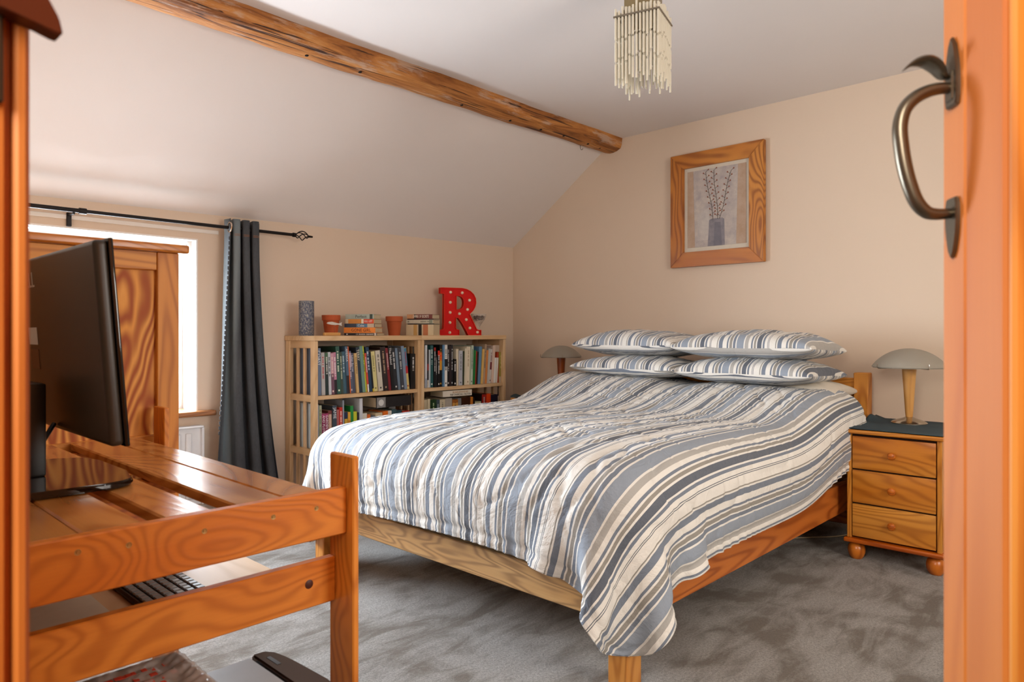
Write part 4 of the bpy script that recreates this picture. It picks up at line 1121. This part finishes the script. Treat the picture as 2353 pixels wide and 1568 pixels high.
# ================================================================== DESK IN THE FOREGROUND
DX = wood('pine_orange', 'x', 1.7); DZ = wood('pine_orange', 'z', 1.5); DYS = wood('pine_slat', 'y'); DD = wood('pine_deep', 'x')
dk = thing('desk', 'orange pine slatted desk with a tall panelled back in the left foreground', 'desk', (.44, 1.5, 0))
box('post', dk, DZ, .7065, .7195, 1.0625, 1.1395, 0, .800, .0025)
box('front_rail', dk, DX, .128, .7062, 1.082, 1.102, .6605, .7435, .002)
box('lower_rail', dk, wood('pine_orange', 'x', 1.5), .128, .7062, 1.1185, 1.1385, .530, .611, .002)
box('post', dk, DZ, .7065, .7200, 1.947, 2.022, 0, .822, .002)
for i, (a, b_) in enumerate(((.594, .665), (.512, .5925), (.402, .474), (.292, .3725), (.205, .2905), (.130, .2040))):
    box('slat', dk, DYS, a, b_, 1.106, 2.035, .7215, .7415, .003)
box('cross_bar', dk, DX, .13, .655, 1.50, 1.545, .690, .7210, .002); box('rear_rail', dk, DX, .13, .7062, 1.975, 1.995, .650, .7210, .002)
box('keyboard_shelf', dk, wood('pine_pale', 'y'), .30, .838, 1.45, 1.975, .424, .440, .0015)
box('shelf_runner', dk, wood('pine_deep', 'x'), .15, .705, 1.955, 1.974, .442, .62, .001)
box('inner_board', dk, wood('pine_deep', 'y'), .14, .158, 1.14, 1.95, .30, .72, .001)
PN = wood('pine_honey', 'z'); PNX = wood('pine_honey', 'x')
box('back_stile', dk, PN, .7215, .779, 2.036, 2.076, 0, 1.2455, .002); box('back_stile', dk, PN, .115, .170, 2.036, 2.076, 0, 1.2455, .002)
box('back_rail', dk, PNX, .170, .7213, 2.039, 2.073, 1.195, 1.2455, .002); box('back_rail', dk, PNX, .170, .7213, 2.039, 2.073, .690, .741, .002)
box('back_panel', dk, wood('pine_panel', 'z', 1.8), .165, .7245, 2.052, 2.062, .735, 1.20, .0)
box('lower_panel', dk, wood('pine_panel', 'z', 1.8), .165, .7245, 2.052, 2.062, .2, .695, .0)
MB().box(.110, .802, 2.020, 2.095, 1.2458, 1.2690, .006, 3).build('crown_board', wood('pine_cabinet', 'x', 1.3), dk, True)
for x, z in ((.281, .722), (.345, .718), (.452, .716), (.565, .716), (.645, .716)):
    m = MB(); m.lathe([(.0001, .0012), (.0022, .0012), (.0024, .0002), (.0042, .0004), (.0046, 0)], 0, 0, 0, 12)
    bmesh.ops.rotate(m.b, verts=m.b.verts, cent=(0, 0, 0), matrix=Matrix.Rotation(PI/2, 3, 'X')); bmesh.ops.translate(m.b, verts=m.b.verts, vec=(x, 1.0822, z))
    m.build('screw', plain('brass_screw', 'b8935c', .35, .7), dk, True)
m = MB(); m.lathe([(.0001, .0008), (.0075, .0006), (.0085, 0)], 0, 0, 0, 16); bmesh.ops.rotate(m.b, verts=m.b.verts, cent=(0, 0, 0), matrix=Matrix.Rotation(PI/2, 3, 'X')); bmesh.ops.translate(m.b, verts=m.b.verts, vec=(.6520, 1.1187, .573))
m.build('knot', plain('knot_brown', '4a1c08', .5), dk, True)

# --- monitor
mo = thing('monitor', 'black flat computer monitor seen from behind on the pine desk', 'monitor', (.352, 1.57, .7435)); ORG[mo] = Vector()
n = NT('bronze_black_plastic', .38, 0, (.030, .022, .014)); MBK = n.m
GLO = plain('gloss_black', '140d0a', .06)
def shift(mb, rot=True):
    if rot: bmesh.ops.rotate(mb.b, verts=mb.b.verts, cent=(0, 0, 0), matrix=Matrix.Rotation(-.077, 3, 'Y'))
    bmesh.ops.translate(mb.b, verts=mb.b.verts, vec=(.024, 0, .260)); return mb
shift(MB().box(-.012, .010, -.30, .30, -.171, .171, .009, 4)).build('back_shell', MBK, mo, True, local=True)
shift(MB().box(.0095, .0175, -.303, .303, -.174, .174, .003, 2)).build('screen_bezel', GLO, mo, True, local=True)
tx = text_mesh('DELL', .044); Rm = Matrix(((0, 0, -1, 0), (-1, 0, 0, 0), (0, 1, 0, 0), (0, 0, 0, 1)))
tx.transform(Rm); tx.transform(Matrix.Translation((-.0123, .14, .125))); tx.transform(Matrix.Rotation(-.077, 4, 'Y')); tx.transform(Matrix.Translation((.024, 0, .260)))
link('logo', tx, plain('logo_grey', 'b8b2a6', .4, 0), mo)
shift(MB().box(-.0128, -.0118, .105, .170, -.005, .030, 0)).build('sticker', plain('sticker_white', 'd8d4cc', .5), mo, local=True)
shift(MB().box(-.0128, -.0118, .105, .165, -.055, -.015, 0)).build('sticker', plain('sticker_brown', '6a4428', .5), mo, local=True)
MB().box(-.052, -.010, -.06, .06, .012, .185, .006, 2).build('stand_neck', plain('satin_black', '0e0b0a', .35), mo, True, local=True)
bs = [(-.105, -.20), (.045, -.208), (.078, -.200), (.098, -.182), (.112, -.10), (.114, .06), (.100, .12), (.05, .15), (-.105, .15)]
MB().prism(bs, 'z', .0005, .0125, .0035).build('stand_base', GLO, mo, True, local=True)
for k, pts in enumerate((((.02, .02, .10), (-.02, -.02, .055), (-.06, -.03, .03), (-.10, -.02, .03), (-.15, .0, .02)), ((.0, .03, .12), (-.03, -.04, .07), (-.07, -.06, .025), (-.11, -.08, .018), (-.17, -.1, .012)), ((-.045, .06, .15), (-.075, .02, .06), (-.10, -.04, .016), (-.14, -.12, .012)))):
    MB().tube(spline(pts, 6), .0045, 8).build('monitor_cable', plain('cable_black', '0c0a09', .5), mo, True, local=True)

# --- keyboard on the shelf
kb = thing('keyboard', 'black keyboard with dark grey keys on the shelf under the slatted desk top', 'keyboard', (.59, 1.72, .440))
KB = plain('keyboard_black', '151313', .5)
box('keyboard_base', kb, KB, .520, .664, 1.495, 1.945, .4402, .453, .004)
k0 = None
for i in range(6):
    for j in range(22):
        x = .5375+i*.0216; y = 1.5085+j*.0202
        if k0 is None:
            k0 = MB().box(.5375-.0088, .5375+.0088, 1.5085-.0082, 1.5085+.0082, .4525, .4590, .002).build('key', plain('key_grey', '6c6c6a', .4), kb); o = k0
        else: o = k0.copy(); COL.objects.link(o); o.parent = kb; o.location = (x-.5375, y-1.5085, 0)
sh = MB().box(.31, .475, 1.56, 1.86, .4402, .4425, 0); tag(sh.build('paper_sheet', plain('paper', 'cfc4ae', .8), None), 'cream sheet of paper on the desk shelf to the left of the keyboard', 'paper')

# --- things under the desk
bx = thing('storage_box', 'brown storage box under the desk, mostly below the picture', 'box', (.40, 1.07, 0))
CB = plain('cardboard', '9a7048', .85)
box('box_body', bx, CB, .16, .575, .94, 1.195, 0, .372, .003); box('box_lid', bx, CB, .155, .58, .935, 1.20, .35, .379, .002)
pr = thing('printer', 'flat silver grey device with a dark rounded end below the desk rail', 'printer', (.50, 1.09, .38))
PGm = plain('silver_grey_plastic', '8e959a', .35, .3)
MB().prism([(.494, .965), (.585, .965), (.585, 1.203), (.494, 1.203)], 'z', .3795, .432, .004).build('device_body', PGm, pr, True)
MB().prism([(.497, .968), (.583, .968), (.583, 1.200), (.497, 1.200)], 'z', .4323, .4405, .003).build('device_lid', plain('lid_grey', 'a4abb0', .3, .3), pr, True)
arc = [(.5875, 1.206), (.6085, 1.204)]+[(.6085+.022*math.sin(t), 1.204-.12*(1-math.cos(t))) for t in np.linspace(.2, 1.3, 7)]+[(.634, 1.03), (.630, .965), (.5875, .965)]
MB().prism(arc, 'z', .3795, .4415, .003).build('dark_end', plain('dark_gloss_brown', '3a2c26', .15), pr, True)
box('slot', pr, plain('slot_black', '1a1614', .4), .600, .608, 1.135, 1.175, .4412, .4422, .0004)
tb = thing('book', 'teal hardback lying on papers under the desk, half inside the plastic bag', 'book', (.33, 1.10, .44))
TE = col_mat('1f5a5c')
box('cover', tb, TE, .17, .472, .985, 1.246, .4695, .4725, .0005); box('cover', tb, TE, .17, .472, .985, 1.246, .4405, .4435, .0005); box('cover', tb, TE, .17, .472, 1.243, 1.246, .4435, .4695, .0003); box('pages', tb, PG, .172, .469, .988, 1.2425, .444, .469, 0)
box('cover_picture', tb, plain('cover_print', '3a2a20', .5), .19, .40, 1.15, 1.205, .4725, .4729, 0)
for k in range(6):
    mg = MB().box(.18+.004*(k % 3), .465-.005*(k % 2), 1.0, 1.240-.004*(k % 2), .3795+k*.0101, .3893+k*.0101, .001)
    tag(mg.build('magazine', plain('magazine_paper', 'c4b498', .6), None), 'cream magazine in the low pile between the storage box and the teal hardback', 'magazine', 'magazines piled under the teal hardback')
# crumpled clear bag with red print over the front of the book
n_ = 70; P = np.zeros((n_, n_, 3))
for i in range(n_):
    for j in range(n_):
        u, v = i/(n_-1), j/(n_-1); x = .175+.312*u; y = .975+.250*v
        e = max(0, (x-.462)/.026); z = .4755-.07*min(1, e)**1.5
        z += .0035+.006*abs(noise.noise(Vector((x*26, y*30, 1))))+.006*abs(noise.noise(Vector((x*60, y*50, 5))))+.010*max(0, 1-abs(x-.455)/.03)
        P[i, j] = (x, y+.006*noise.noise(Vector((x*30, 2, 2))), z)
me = grid_mesh('plastic_bag', P)
n = NT('clear_film', .14, 0, (.72, .62, .56)); n.b.inputs['Alpha'].default_value = .5; n.b.inputs['Specular IOR Level'].default_value = .9
bg = link('plastic_bag', me, n.m); tag(bg, 'crumpled clear plastic bag with red print beside the grey device', 'bag')
bgp = MB(); random.seed(9)
for k in range(70):
    r_ = k % 4; x = .26+.17*random.random(); y = 1.125+.020*r_; w_ = random.uniform(.004, .012)
    i_ = int((x-.175)/.312*(n_-1)); j_ = int((y-.975)/.250*(n_-1)); z = P[i_, j_, 2]
    bgp.box(x, x+w_, y, y+.010, z+.0004, z+.0012, 0)
pr_ = bgp.build('red_print', plain('red_ink', 'c83a1c', .6), bg); pr_['kind'] = 'stuff'

for nm, g in (('pillow', 'pillows at the head of the bed'), ('plant_pot', 'terracotta pots on the bookcase'), ('table_lamp', 'dome-shaded table lamps'), ('bedside_drawers', 'bedside chests'), ('bookcase', 'slatted bookcases side by side')):
    for o in COL.objects:
        if o.parent is None and o.name.split('.')[0] == nm: o['group'] = g
